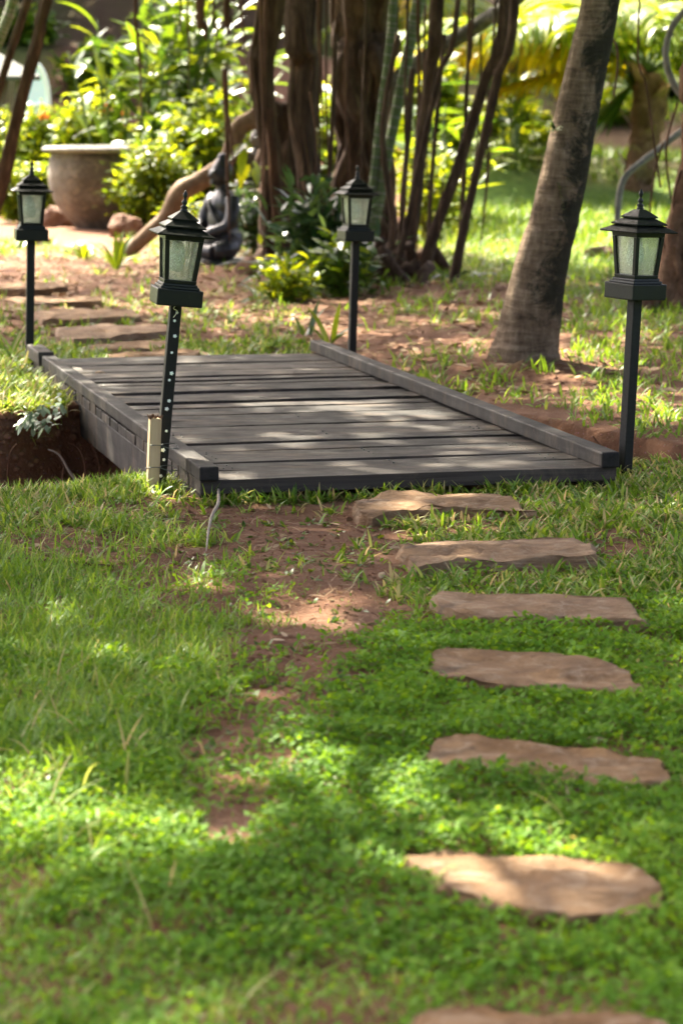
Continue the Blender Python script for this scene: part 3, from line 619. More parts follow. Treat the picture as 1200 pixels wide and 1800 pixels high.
for i, (ex, ey, ez) in enumerate([(-8, 14, 6.5), (-6, 19, 7), (-7, 24, 6.6), (-3, 12, 6.6), (-4, 27, 6.8), (1, 11, 6.6), (2, 27, 6.8), (5, 14, 6.6), (6, 20, 6.8), (-2, 20, 8)]):
    mid = TOP.lerp(Vector((ex, ey, ez)), .5) + Vector((r.uniform(-.5, .5), r.uniform(-.5, .5), .4))
    MB().tube([rel(TOP + Vector((0, 0, -.5))), rel(mid), rel((ex, ey, ez))], [.2, .11, .03], 8, .1, .1, i, 18).build('branch', M['bark'], ban, True)
q1 = g(846, 1488); q2 = g(936, 1600); t_ = 4.6 / SUN[2]
e1 = Vector(q1 + SUN * t_); e2 = Vector(q2 + SUN * t_); dv = (e2 - e1)
MB().tube([rel(TOP), rel(TOP.lerp(e1, .5) + Vector((-.2, 0, .3))), rel(e1 - dv * 2), rel(e1), rel(e2), rel(e2 + dv * .6)], [.16, .09, .034, .030, .024, .012], 8, .1, 0, 5, 40).build('branch', M['bark'], ban, True)

# ------------------------------------------------------------------ palms
pb = gz(921, 646)
palm = thing('coconut_palm', 'thick leaning palm trunk with ringed bark and dark moss, right of the footbridge', 'palm', pb)
py0 = pb[1]
ctr = [(921, 632, 122), (925, 600, 115), (943, 500, 97), (960, 430, 89), (970, 400, 86), (990, 310, 82), (1004, 240, 78), (1030, 120, 71), (1056, 0, 66)]
pts = [Vector(at(x, y, py0)) - Vector(pb) for x, y, _ in ctr]; rad = [wq / 2 / (F / py0) for *_, wq in ctr]
pts = [pts[0] + Vector((-.02, 0, -.3))] + pts; rad = [rad[0] * 1.35] + rad; rad[1] *= 1.06
d_ = pts[-1] - pts[-2]
for i in range(1, 9): pts.append(pts[-1] + Vector((.10 - .012 * i, .01, .62))); rad.append(rad[-1] * .985)
m = MB(); m.tube(pts, rad, 28, .012, .03, 3, 190)
for i in range(190):                              # leaf-scar rings
    s_ = 1 + random.gauss(0, .005)
    c_ = Vector((sum(m.v[i * 28 + k][0] for k in range(28)) / 28, sum(m.v[i * 28 + k][1] for k in range(28)) / 28, sum(m.v[i * 28 + k][2] for k in range(28)) / 28))
    for k in range(28):
        q = Vector(m.v[i * 28 + k]); m.v[i * 28 + k] = tuple(c_ + (q - c_) * s_)
tr = m.build('trunk', M['palmbark'], palm, True)
A_ = np.array(m.v); ring = np.arange(190).repeat(28); cen = A_.reshape(190, 28, 3).mean(1).repeat(28, 0) if len(A_) == 190 * 28 else None
sidex = (A_[:, 0] - cen[:, 0]) / np.linalg.norm(A_[:, :2] - cen[:, :2], axis=1)
moss = .42 + .40 * sidex + .14 * ss(.4, 1.7, A_[:, 2]) + .10 * np.sin(A_[:, 2] * 3.3)
moss = moss * ss(-.05, .35, A_[:, 2]) 
a = tr.data.attributes.new('moss', 'FLOAT', 'POINT'); a.data.foreach_set('value', np.clip(moss, 0, 1).astype(np.float32))
def frond(parent, base, az, el, L, droop, mat, lf, nlf=46, hang=.9, seed=0, wl=.03, twist=0.):
    """a feather frond: midrib and two rows of hanging leaflets"""
    base = Vector(base); n = 14; pp = [base]; a = el
    for i in range(n):
        pp.append(pp[-1] + Vector((math.cos(a) * math.cos(az), math.cos(a) * math.sin(az), math.sin(a))) * (L / n)); a -= droop / n
    mb = MB().tube(pp, [.028 * L / 3 * (1 - .85 * i / n) + .002 for i in range(n + 1)], 6)
    rb = mb.build('frond', M['cane'] if mat is M['palm'] else M['limb'], parent, True)
    r = np.random.default_rng(seed); ts = np.linspace(.12, .99, nlf); B = []; A = []; E = []; LL = []
    for s in (-1, 1):
        for t in ts:
            u = t * n; i = min(int(u), n - 1); p = pp[i].lerp(pp[i + 1], u - i); dr = (pp[i + 1] - pp[i]).normalized()
            B.append(p); A.append(az + s * (1.25 - .6 * t) + r.normal(0, .06)); E.append(math.asin(max(-1, min(1, dr.z))) * .5 + .15 + r.normal(0, .1)); LL.append(lf * (.55 + .6 * math.sin(math.pi * min(1, t * .85 + .12))) * r.uniform(.85, 1.1))
    N = len(B); V = straps(np.array(B), A, E, LL, wl, hang + r.normal(0, .2, N), 5, [.5, 1, .9, .7, .4, .05], r.normal(0, .35, N) + twist)
    o = leafobj('leaflets', V, mat, rb); o['kind'] = 'stuff'; return rb
top = pts[-1]
for i in range(14):
    frond(palm, top, i * 2.4 + .3, .75 - .09 * (i % 8), 3.2, 1.5, M['palm'], .7, 36, 1.1, i)
# young palm in the lawn
p2 = gz(1120, 362)
palm2 = thing('young_palm', 'short rough-trunked young palm with yellow-green fronds on the far lawn', 'palm', p2)
yy2 = p2[1]; c2 = [(1112, 365, 46), (1118, 330, 56), (1124, 290, 50), (1132, 240, 50), (1138, 190, 62), (1140, 150, 56), (1140, 128, 34)]
pts2 = [Vector(at(x, y, yy2)) - Vector(p2) for x, y, _ in c2]; rad2 = [q / 2 / (F / yy2) for *_, q in c2]
pts2 = [pts2[0] + Vector((0, 0, -.2))] + pts2; rad2 = [rad2[0]] + rad2
MB().tube(pts2, rad2, 16, .22, .12, 4, 40).build('trunk', M['scaly'], palm2, True)
r = random.Random(31)
for i in range(34):
    t = r.random(); k = min(int(t * 6), 5); p = pts2[1 + k].lerp(pts2[min(k + 2, 7)], t * 6 - k); a = r.uniform(0, 6.28)
    V = straps(np.array([p + Vector((math.cos(a), math.sin(a), 0)) * rad2[1 + k] * .8]), a, r.uniform(.6, 1.4), r.uniform(.18, .45), r.uniform(.1, .2), r.uniform(-.3, 1.2), 3, [1, .9, .7, .2])
    leafobj('leaf_base', V, M['litter'], palm2)
ct = pts2[-1]
FR = [(3.1, .50, 3.2, .95, 'yellowpalm', .85), (3.35, .36, 3.2, .7, 'yellowpalm', .8), (2.85, .62, 3.2, 1.1, 'palm', .9), (3.55, .62, 3.0, 1.0, 'palm', .85), (3.0, .10, 2.0, .5, 'yellowpalm', .5), (2.95, .40, 3.5, .8, 'yellowpalm', .85), (3.25, .58, 3.6, 1.0, 'palm', .9), (0.1, .6, 2.8, 1.0, 'palm', .85), (-.4, .7, 2.7, 1.1, 'palm', .85), (.5, .5, 2.8, .9, 'palm', .85), (1.5, 1.0, 2.8, 1.2, 'palm', .8), (-1.6, 1.05, 2.4, 1.7, 'palm', .75), (2.3, .95, 2.8, 1.3, 'palm', .85), (4.2, .9, 2.6, 1.5, 'palm', .8), (5.3, .95, 2.6, 1.6, 'palm', .8), (3.9, .8, 2.9, 1.4, 'palm', .85), (2.7, .45, 3.0, .8, 'yellowpalm', .8), (5.9, .45, 2.2, 1.0, 'palm', .75)]
for i, (az, el, L_, dr, mt, lf) in enumerate(FR): frond(palm2, ct, az, el, L_, dr, M[mt], lf, 64, 1.5, 100 + i, .055)
V = straps(np.array([ct + Vector((-.25, -.3, -.15))] * 7), U(3.3, 4.0, 7), U(-.3, -.9, 7), U(.7, .95, 7), .12, U(0, .5, 7), 4, [.5, 1, 1, .7, .1])
for k in range(7): leafobj('drooping_leaf', (V[0][k * 10:(k + 1) * 10], V[1][:4], V[2][k * 10:(k + 1) * 10]), M['broad'], palm2)

p3 = gz(890, 318); p3 = np.array([p3[0] * 44 / p3[1], 44., 0]); p3[2] = hz(p3)
palm3 = thing('young_palm', 'second young palm farther back, its fronds left of the leaning trunk', 'palm', p3); c3 = Vector(at(905, 95, 44)) - Vector(p3)
MB().tube([(0, 0, -.2), c3 * .5, c3], [.2, .19, .15], 12, .2, .12, 9, 20).build('trunk', M['scaly'], palm3, True)
for i in range(15): frond(palm3, c3, i * 2.4, .25 + .5 * ((i * 7) % 5) / 5, 3.1, .9, M['palm' if i % 3 else 'yellowpalm'], .8, 46, 1.4, 400 + i, .06)
# gnarled tree at the right edge, and the grey vine
tb = gz(1176, 548)
gt = thing('gnarled_tree', 'rough tan tree trunk cut by the right frame edge, behind the right lantern', 'tree', tb)
yt = tb[1]
stem('trunk', [(1275, 60), (1250, 200), (1222, 320), (1200, 420), (1188, 500), (1184, 548)], yt, [95, 92, 84, 84, 88, 100], M['scaly'], 7, (4.4, yt, 4.2), 70, 14, 34, True, .14, parent=gt)
MB().tube([Vector(at(1275, 60, yt)) - Vector(tb), Vector((4.4, yt, 4.0)) - Vector(tb)], [.17, .12], 10, .1, .1, 3, 10).build('branch', M['scaly'], gt, True)
nq = 3500; th = U(0, 6.28, nq); V = straps(np.stack([4.4 - tb[0] + RNG.normal(0, .8, nq), RNG.normal(0, .8, nq), 4.6 + RNG.normal(0, .45, nq)], 1), th, U(-.8, .5, nq), U(.15, .25, nq), U(.07, .11, nq), .4, 2, [.3, 1, .1])
leafobj('crown', V, M['canopy'], gt)
vine = thing('vine', 'smooth grey twisting vine stems looping in front of the right edge trunk', 'vine', gz(1084, 470))
stem('stem', [(1290, 160), (1235, 205), (1195, 232), (1150, 268), (1108, 300), (1090, 330), (1084, 392), (1086, 440), (1084, 470)], 22.5, [11, 11, 12, 12, 12, 12, 12, 13, 14], M['greylimb'], 0, None, 71, 8, 36, True, .04, parent=vine)
stem('stem', [(1240, -30), (1205, 15), (1180, 48), (1169, 90), (1176, 132), (1198, 168), (1240, 195), (1290, 215)], 18.5, [10, 11, 11, 12, 12, 12, 12, 12], M['greylimb'], 0, None, 72, 8, 36, False, .04, parent=vine)
for i, px_ in enumerate([[(1120, 60), (1135, 150), (1150, 260), (1160, 330)], [(1065, 0), (1085, 90), (1078, 170)], [(1165, 250), (1150, 300), (1140, 380)], [(1190, 180), (1170, 260), (1178, 350)], [(1196, 300), (1182, 360), (1192, 440)], [(1160, 410), (1176, 470), (1186, 540)]]):
    stem('tendril', px_, 18, [4] * len(px_), M['root'], 0, (at(px_[0][0], px_[0][1], 18)[0] + .1, 18, 3.5) if px_[0][1] < 70 else None, 80 + i, 5, 14, False, 0, parent=vine)

# leaning trunk at the left edge and green cane stems
lt = thing('leaning_tree', 'slender dark leaning tree trunk at the upper left frame edge', 'tree', gz(-40, 455))
stem('trunk', [(85, -8), (72, 50), (55, 110), (30, 210), (5, 310), (-25, 420), (-36, 455)], 24.2, [20, 19, 20, 22, 24, 26, 30], M['bark'], 2, (-1.9, 24.2, 4.3), 90, 9, 30, parent=lt)
stem('trunk', [(6, 130), (-8, 220), (-22, 320), (-38, 455)], 24.3, [14, 14, 15, 18], M['bark'], 1, (-2.2, 24.5, 3.8), 91, 8, 20, parent=lt)
nq = 2600; V = straps(np.stack([RNG.normal(.9, .8, nq), RNG.normal(0, .8, nq), 4.3 + RNG.normal(0, .4, nq)], 1), U(0, 6.28, nq), U(-.8, .5, nq), U(.12, .2, nq), U(.06, .09, nq), .4, 2, [.3, 1, .1]); leafobj('crown', V, M['canopy'], lt)
for i, (px_, w_, lab) in enumerate([([(26, -8), (14, 30), (-6, 80), (-50, 200), (-100, 420)], [18, 18, 19, 20, 24], 'green cane stem crossing the upper left frame corner'), ([(692, -8), (685, 80), (668, 210), (655, 330), (648, 420)], [15, 15, 14, 14, 16], 'upright green ringed cane stem, left one of two beside the dark trunk'), ([(738, -8), (722, 70), (700, 180), (676, 300), (654, 425)], [22, 21, 19, 18, 18], 'slanting green ringed cane stem, right one of two beside the dark trunk')]):
    b_ = at(*px_[-1], 23.0 if i else 25.5); b_[2] = 0
    cs = thing('cane_palm', lab, 'cane', b_)
    yb = b_[1]; pts_ = [Vector(at(x, y, yb)) - Vector(b_) for x, y in px_][::-1]; rd = [q / 2 / (F / yb) for q in w_][::-1]
    pts_ = [pts_[0] + Vector((0, 0, -.3 if pts_[0].z < .3 else -pts_[0].z - .2))] + pts_; rd = [rd[0]] + rd
    pts_.append(pts_[-1] + (pts_[-1] - pts_[-2]).normalized() * 1.6); rd.append(rd[-1] * .8)
    m = MB(); m.tube(pts_, rd, 10, 0, 0, i, 60); m.build('stem', M['cane'], cs, True)
    m = MB(); PP, RR = resample(pts_, rd, 40)
    for p, q, p_n in zip(PP[:-1], RR[:-1], PP[1:]): m.tube([p, p + (p_n - p).normalized() * .012], [q * 1.07, q * 1.07], 10)
    m.build('node_rings', M['greylimb'], cs, True)['kind'] = 'stuff'
    for k in range(7): frond(cs, pts_[-1], k * .9 + i, .7, 1.1, 1.4, M['broad'], .35, 16, .7, k + 200 + i * 9)
# epiphytes on the palm
def onpalm(px, py, off=0.):
    p = at(px, py, py0); return np.array([p[0], py0 - off, p[2]])
op = onpalm(972, 228, .07)
orch = thing('orchid_plant', 'small strap-leaved orchid rooted on the mossy palm trunk', 'orchid', op)
for k in range(13):
    leafobj('leaf', straps(np.zeros((1, 3)), np.array([random.uniform(2.6, 4.6)]), random.uniform(-.2, .9), random.uniform(.07, .15), .014, random.uniform(.2, 1.), 4, [.6, 1, 1, .7, .1]), M['dark'], orch)
for k in range(8):
    a = random.uniform(-.2, 1.2); x = random.uniform(.05, .18)
    MB().tube([(0, -.01, 0), (x * .5, -.035 + x * .1, .02 * math.sin(k)), (x, -.02, -.03 - random.random() * .08)], .0025, 5, rings=8).build('aerial_root', M['cord'], orch, True)
fp = onpalm(984, 352, .125)
fern = thing('trunk_fern', 'tiny bright fern sprig growing on the palm trunk', 'fern', fp)
for k in range(9):
    for s in (0, 1):
        leafobj('leaflet', straps(np.array([[.003 * k - .012, -.005, .085 - k * .016]]), np.array([math.pi * s + (-.3 if s else .3) - .4]), .6, .034, .013, .4, 2, [.5, 1, .1]), M['broad'], fern)

# ------------------------------------------------------------------ urn, statues, rocks
ub = gz(184, 402)
urn = thing('garden_urn', 'huge weathered tan clay urn with a wide grey rim before the hedge', 'urn', ub); urn.scale = (1.06, 1.06, 1.0)
prof = [(.27, -.12), (.28, .0), (.34, .08), (.425, .18), (.50, .30), (.545, .43), (.565, .56), (.56, .68), (.54, .76), (.53, .82)]
m = MB(); PP, RR = resample([Vector((0, 0, z)) for _, z in prof], [r_ for r_, _ in prof], 40)
m.lathe([(r_, p.z) for p, r_ in zip(PP, RR)] + [(.48, .82), (.46, .6), (.4, .3), (.2, .2)], 48); m.build('body', M['urn'], urn, True)
MB().lathe([(.535, .822), (.60, .832), (.62, .85), (.615, .872), (.58, .885), (.52, .882), (.49, .86), (.488, .825)], 48).build('rim', M['greylimb'], urn, True)
def ell(m, c, r, n=14, rot=None):
    c = Vector(c); vs = []; fs = []
    for i in range(n + 1):
        t = math.pi * i / n
        for k in range(n):
            a = 2 * math.pi * k / n; q = Vector((r[0] * math.sin(t) * math.cos(a), r[1] * math.sin(t) * math.sin(a), r[2] * math.cos(t)))
            if rot is not None: q = rot @ q
            vs.append(q + c)
    for i in range(n):
        for k in range(n): fs.append((i * n + k, (i + 1) * n + k, (i + 1) * n + (k + 1) % n, i * n + (k + 1) % n))
    m.add(vs, fs)
def figure_mesh():
    """seated cross-legged robed figure, facing -Y, about 0.9 m"""
    m = MB(); E = ell
    E(m, (0, .02, .17), (.20, .17, .15)); E(m, (0, .03, .34), (.165, .125, .2)); E(m, (0, .03, .47), (.185, .115, .13)); E(m, (0, .03, .545), (.13, .085, .06))
    for s in (-1, 1):
        m.tube([(s * .12, .02, .13), (s * .27, -.10, .10), (s * .25, -.2, .085)], [.11, .095, .07], 12, rings=8)
        m.tube([(s * .25, -.2, .075), (s * .08, -.255, .085), (-s * .1, -.23, .10)], [.07, .058, .045], 12, rings=8)
        m.tube([(s * .165, .03, .53), (s * .225, -.01, .40), (s * .215, -.055, .29), (s * .12, -.17, .235), (s * .03, -.2, .22)], [.062, .062, .058, .045, .035], 12, rings=14)
        m.tube([(s * .083, .02, .735), (s * .088, .02, .70), (s * .083, .015, .655)], [.016, .018, .012], 8, rings=5)
    E(m, (0, -.19, .215), (.075, .05, .03)); m.tube([(0, .03, .55), (0, .015, .64)], [.06, .052], 12)
    E(m, (0, .005, .725), (.082, .095, .11)); E(m, (0, .02, .755), (.090, .098, .095)); E(m, (0, .025, .865), (.042, .045, .045)); E(m, (0, .02, .83), (.06, .065, .03))
    m.tube([(0, -.088, .745), (0, -.104, .712), (0, -.093, .70)], [.010, .016, .012], 8)            # nose
    E(m, (0, -.086, .672), (.028, .012, .008)); E(m, (0, -.078, .648), (.03, .022, .02))
    for s in (-1, 1): E(m, (s * .035, -.083, .735), (.020, .012, .007)); m.tube([(s * .012, -.09, .752), (s * .04, -.088, .762), (s * .064, -.068, .752)], .007, 6, rings=6)
    m.tube([(-.15, .0, .56), (-.05, -.09, .5), (.06, -.115, .4), (.15, -.09, .3), (.17, .0, .25)], [.022, .018, .018, .02, .022], 8, rings=14)
    for k in range(0): m.tube([(.14 - .03 * k, -.06 - .02 * k, .54 - .05 * k), (.02 - .02 * k, -.11, .40 - .05 * k), (-.13, -.08, .35 - .045 * k)], .012, 6, rings=8)
    return m.mesh('seated_figure')
def statue(name, label, loc, rz, sc, mat, ped):
    t = thing(name, label, 'statue', loc, (0, 0, rz)); zb = ped
    if ped > .06:
        pm = MB(); pm.frustum(-.1, .50 * sc / .95, ped - .05, .46 * sc / .95); pm.frustum(ped - .0498, .52 * sc / .95, ped, .52 * sc / .95); pm.build('pedestal', mat, t, bevel=.01)
    else:
        MB().lathe([(.33 * sc, -.08), (.34 * sc, .03), (.32 * sc, .055)], 24, (0, -.06, 0)).build('pedestal', mat, t, True); zb = .05
    o = link('figure', figure_mesh(), mat, t, True); o.location = (0, 0, zb); o.scale = (sc,) * 3
    rm = o.modifiers.new('fuse', 'REMESH'); rm.mode = 'VOXEL'; rm.voxel_size = .011; rm.use_smooth_shade = True
    s_ = o.modifiers.new('soften', 'SMOOTH'); s_.iterations = 2; s_.factor = .5
    return t
statue('garden_statue', 'dark grey seated meditating figure statue beside the banyan stems', gz(388, 466), math.radians(-58), .98, M['statue'], .0)
statue('garden_statue', 'second dark brown seated figure on a tall pedestal, half hidden behind the stems', gz(452, 432), math.radians(20), .66, M['statue_brown'], .52)
def rock(px, py, wpx, hpx, label, seed, dp=.8, mat='rock', name='rock', sink=.3):
    c = gz(px, py); sc = F / c[1]; m = MB(); ell(m, (0, 0, 0), (1, 1, 1), 22); r = random.Random(seed); o = r.random() * 90; V = []
    for x, y, z in m.v:
        q = Vector((x, y, z)); k = 1 + (float(fbm(x * 1.4 + o, y * 1.4 + z * 1.1, 4)) - .5) * .8 + (float(fbm(z * 2.2 + o, x * 2.2 - y, 3)) - .5) * .4
        q = q * k; q.z = min(q.z, .8 + .15 * float(vn(x * 3 + o, y * 3)))
        V.append((q.x * wpx / 2 / sc, q.y * wpx / 2 / sc * dp, q.z * hpx / sc * .75))
    m.v = V; ob = m.build(name, M[mat], None, True); ob.location = c + np.array([0, 0, (hpx / sc) * (.5 - sink)]); ob.rotation_euler = (0, 0, r.uniform(-.4, .4)); ob.data.set_sharp_from_angle(angle=math.radians(38)); return tag(ob, label, 'rock')
rock(452, 484, 78, 34, 'tan sunlit rock in front of the seated statue', 1)
rock(108, 398, 70, 42, 'reddish rock half hidden left of the urn base', 2)
rock(222, 418, 72, 48, 'reddish boulder right of the urn base below the ferns', 3)
rock(888, 438, 62, 22, 'low dark rock in the lawn left of the leaning palm trunk', 4)
rock(1056, 458, 56, 26, 'red-brown rock in the grass left of the right front lantern', 5)
rock(1132, 552, 50, 40, 'brown rock at the foot of the right edge trunk', 6)
rock(916, 858, 46, 20, 'small brown stone lying against the front of the footbridge', 7)
rock(524, 868, 16, 11, 'tiny grey pebble at the footbridge front edge', 8)
rock(72, 300 + 130, 40, 18, 'small pale rock on the bare soil behind the far left lantern', 9)

# ------------------------------------------------------------------ shelter and arch at the far left
sh_y = 34.0; c0 = at(-60, 330, sh_y); c0[2] = hz(c0)
sh = thing('garden_shelter', 'dark pointed shelter roof on pale poles at the left frame edge', 'shelter', c0)
e = [at(72, 134, sh_y - .4), at(-190, 134, sh_y - .4), at(-190, 134, sh_y + 1.4), at(72, 134, sh_y + 1.4)]; ap = at(-60, 60, sh_y + .5)
m = MB(); V = [Vector(q) - Vector(c0) for q in e]; m.add(V + [Vector(ap) - Vector(c0)] + [q + Vector((0, 0, -.05)) for q in V], [(0, 4, 1), (1, 4, 2), (2, 4, 3), (3, 4, 0), (0, 1, 6, 5), (1, 2, 7, 6), (2, 3, 8, 7), (3, 0, 5, 8), (5, 6, 7, 8)]); m.build('roof', M['roofcloth'], sh)
for (x0, x1, yy) in ((36, 8, sh_y - .2), (8, -20, sh_y - .1), (-160, -165, sh_y + 1.2), (40, 38, sh_y + 1.2)):
    a_ = at(x0, 136, yy); b_ = at(x1, 320, yy); b_[2] = hz(b_) - .1
    MB().tube([Vector(a_) - Vector(c0), Vector(b_) - Vector(c0)], [.05, .055], 10).build('pole', M['stick'], sh, True)
ay = 37.5; c1 = at(62, 200, ay); c1[2] = hz(c1)
ar = thing('arched_panel', 'pale blue-white arched glazed panel rising behind the hedge', 'panel', c1)
zt = at(62, 112, ay)[2] - c1[2]; hw = 24 / (F / ay)
arc = [(-hw * 1.1, 0)] + [(-hw * math.cos(t) * (1 if t < 1.57 else 1), zt * .45 + zt * .55 * math.sin(t)) for t in np.linspace(0, math.pi, 17)] + [(hw * 1.1, 0)]
MB().tube([(x, 0, z) for x, z in arc], .035, 8).build('frame', M['palegrey'], ar, True)
m = MB(); n = len(arc); m.add([(x * .95, -.01, z * .98) for x, z in arc] + [(x * .95, .01, z * .98) for x, z in arc], [tuple(range(n)), tuple(range(n, 2 * n))[::-1]] + [(i, i + n, (i + 1) % n + n, (i + 1) % n) for i in range(n)]); m.build('pane', M['paleblue'], ar)
MB().tube([(-hw, -.03, zt * .42), (hw, -.03, zt * .42)], .03, 8).build('crossbar', M['palegrey'], ar, True)

# ------------------------------------------------------------------ trees added on the far bank and behind the viewer to block light
def shade_tree(label, x, y, h, rad, n, L, tr=.12, lean=(0, 0), zc=.3, name='shade_tree'):
    b = np.array([x, y, hz((x, y))]); t = thing(name, label, 'tree', b); tp = Vector((lean[0], lean[1], h * .75))
    MB().tube([(0, 0, -.3), tp * .35 + Vector((.08, 0, 0)), tp * .7, tp], [tr * 1.3, tr, tr * .8, tr * .4], 10, .08, .1, int(x * 9 + y), 26).build('trunk', M['bark'], t, True)
    m = None; r = random.Random(int(y * 7)); ends = []
    for k in range(9):
        a = k * .7 + r.random(); e = tp * .8 + Vector((math.cos(a) * rad * .75, math.sin(a) * rad * .75, r.uniform(.1, .5) * h * zc)); ends.append(e)
        MB().tube([tp * r.uniform(.55, .8), (tp * .75).lerp(e, .5) + Vector((0, 0, .2)), e], [tr * .4, tr * .22, .015], 6, .1, 0, k, 10).build('branch', M['bark'], t, True)
    nc = n // 26; th = U(0, 6.28, nc); rr_ = np.sqrt(RNG.random(nc)); c = np.stack([rad * rr_ * np.cos(th) + lean[0], rad * rr_ * np.sin(th) + lean[1], h * (.72 + zc * (RNG.random(nc) - .35) * np.sqrt(1.05 - rr_ ** 2))], 1)
    B = np.repeat(c, 26, 0) + RNG.normal(0, L * 1.6, (nc * 26, 3)); N = len(B)
    leafobj('crown', straps(B, U(0, 6.28, N), U(-.9, .5, N), L * U(.7, 1.3, N), L * .5 * U(.8, 1.2, N), U(0, .6, N), 2, [.25, 1, .08]), M['canopy'], t); return t
WHERE = ['lowest and farthest left', 'low above the shelter roof', 'low behind the urn', 'low behind the dark stems', 'higher up at the left end', 'higher up beyond the shelter', 'higher up beyond the broad-leaved clump', 'higher up behind the big trunk', 'higher up behind the slanting roots', 'low beyond the young palm', 'higher up at the right end', 'at the top on the left', 'at the top in the middle', 'at the top on the right']
BT = [(-11, 45), (-7.2, 44), (-3.6, 46), (-1.2, 48), (-12.5, 52), (-8.6, 51), (-4.6, 52.5), (-.6, 51), (3.4, 52), (9.5, 50), (9, 56), (-6, 58), (0, 58), (5, 60)]
for i, (x_, y_) in enumerate(BT):  # put in so their crowns above the frame shade the far bank
    shade_tree('added shade tree standing %s on the far slope' % WHERE[i], x_, y_, 6.5 + (i % 3) * .5, 4.0, 3300, .38, .09, (.3 * math.sin(i), 0), .5, 'added_bank_tree')
for i, (x_, y_, h_, r_) in enumerate([(-5.5, -4.5, 7.5, 4.2), (1.5, -7, 8, 4.6), (7, -3.5, 7.5, 4.2)]):  # unseen trees put in to cut skylight from the camera side
    shade_tree(['added light-blocking tree behind the viewer on the left', 'added light-blocking tree directly behind the viewer', 'added light-blocking tree behind the viewer on the right'][i], x_, y_, h_, r_, 3000, .34, .2, (0, 0), .95, 'added_rear_tree')
# ------------------------------------------------------------------ background plants
def shrub(label, px0, px1, ptop, pbase, y, mat, n, L, name='leafy_shrub', dens=.6, up=.4, flowers=(), wl=.45, cat='shrub'):
    c = at((px0 + px1) / 2, pbase, y); base = np.array([c[0], y, hz(c)]); sc = F / y
    rx = (px1 - px0) / 2 / sc; zt = at(0, ptop, y)[2] - base[2]; t = thing(name, label, cat, base)
    ns = max(6, n // 60); r = RNG; an = U(0, 6.28, ns); rad = np.sqrt(r.random(ns)); hh = zt * (1 - .35 * rad ** 2) * U(.72, 1.03, ns)
    tips = np.stack([rx * rad * np.cos(an), rx * .8 * rad * np.sin(an), hh], 1)
    m = MB()
    for k in range(ns): m.tube([(tips[k][0] * .15, tips[k][1] * .15, -.05), Vector(tips[k]) * .6 + Vector((0, 0, .05)), tips[k]], [.014, .009, .004], 5, rings=6)
    m.build('stem', M['bark'], t, True)
    w_ = r.integers(0, ns, n); u = U(.12, 1., n) ** .8
    B = tips[w_] * np.stack([.25 + .75 * u, .25 + .75 * u, u], 1) + r.normal(0, .05 + L * .25, (n, 3)); B[:, 2] = np.maximum(B[:, 2], .02)
    az = np.arctan2(B[:, 1], B[:, 0]) + r.normal(0, 1.2, n)
    leafobj('foliage', straps(B, az, r.normal(up, .5, n), L * U(.6, 1.25, n), L * wl * U(.8, 1.2, n), U(.2, 1.1, n), 3, [.3, 1, .85, .06], r.normal(0, .5, n)), mat, t)
    for fx, fy in flowers:
        p = at(fx, fy, y - rx * .5) - base; m = MB()
        for a in range(6): ell(m, (p[0] + .035 * math.cos(a), p[1] + .02 * math.sin(a * 2), p[2] + .035 * math.sin(a)), (.03, .02, .03), 6)
        m.build('flower', M['flower'], t, True)
    return t
def leafplant(label, px, pbase, y, n, L, W, mat, elev=(.5, 1.3), droop=(.6, 1.6), name='strap_plant', spread=.04, cat='plant', prof=None, stalk=0., seg=7, azr=(0, 6.28), z0=None):
    """plant of large separate leaves, each its own part"""
    c = at(px, pbase, y); base = np.array([c[0], y, hz(c) if z0 is None else z0]); t = thing(name, label, cat, base)
    prof = prof or [.45, .8, 1, 1, .9, .7, .4, .04]; r = random.Random(int(px * 7 + pbase))
    for k in range(n):
        a = r.uniform(*azr); z = r.uniform(0, stalk); b_ = np.array([[spread * math.cos(a) * r.random(), spread * math.sin(a) * r.random(), z]])
        V, Q, T = straps(b_, np.array([a]), r.uniform(*elev), L * r.uniform(.65, 1.15), W * r.uniform(.8, 1.15), r.uniform(*droop), seg, prof, r.uniform(-.35, .35), r.random())
        mid = (V[0::2] + V[1::2]) / 2; V2 = np.empty((len(mid) * 3, 3)); V2[0::3] = V[0::2]; V2[1::3] = mid; V2[2::3] = V[1::2]     # folded along the midrib
        hw_ = np.linalg.norm(V[1::2] - V[0::2], axis=1); V2[1::3, 2] -= hw_ * .16
        Q2 = np.array([[3 * i + j, 3 * i + j + 1, 3 * i + j + 4, 3 * i + j + 3] for i in range(seg) for j in (0, 1)])
        link('leaf', np_mesh('leaf', V2, Q2, np.full(len(V2), T[0])), mat, t, True)
    return t
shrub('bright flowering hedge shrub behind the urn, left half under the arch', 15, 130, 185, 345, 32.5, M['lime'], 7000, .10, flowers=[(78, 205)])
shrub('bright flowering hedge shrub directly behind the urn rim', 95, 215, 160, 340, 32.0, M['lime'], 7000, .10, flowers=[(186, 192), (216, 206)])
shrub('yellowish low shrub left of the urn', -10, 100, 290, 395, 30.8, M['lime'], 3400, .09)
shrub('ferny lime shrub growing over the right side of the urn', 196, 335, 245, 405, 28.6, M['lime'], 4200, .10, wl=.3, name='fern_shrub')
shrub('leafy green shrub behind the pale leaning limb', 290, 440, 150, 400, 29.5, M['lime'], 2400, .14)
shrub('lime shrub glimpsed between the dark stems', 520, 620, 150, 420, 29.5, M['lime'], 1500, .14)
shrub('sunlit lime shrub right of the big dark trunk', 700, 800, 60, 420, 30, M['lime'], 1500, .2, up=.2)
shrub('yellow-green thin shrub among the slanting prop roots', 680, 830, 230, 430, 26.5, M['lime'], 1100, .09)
shrub('pale green shrub on the far bank left of the leaning palm', 820, 960, 190, 320, 39, M['lime'], 1800, .2)
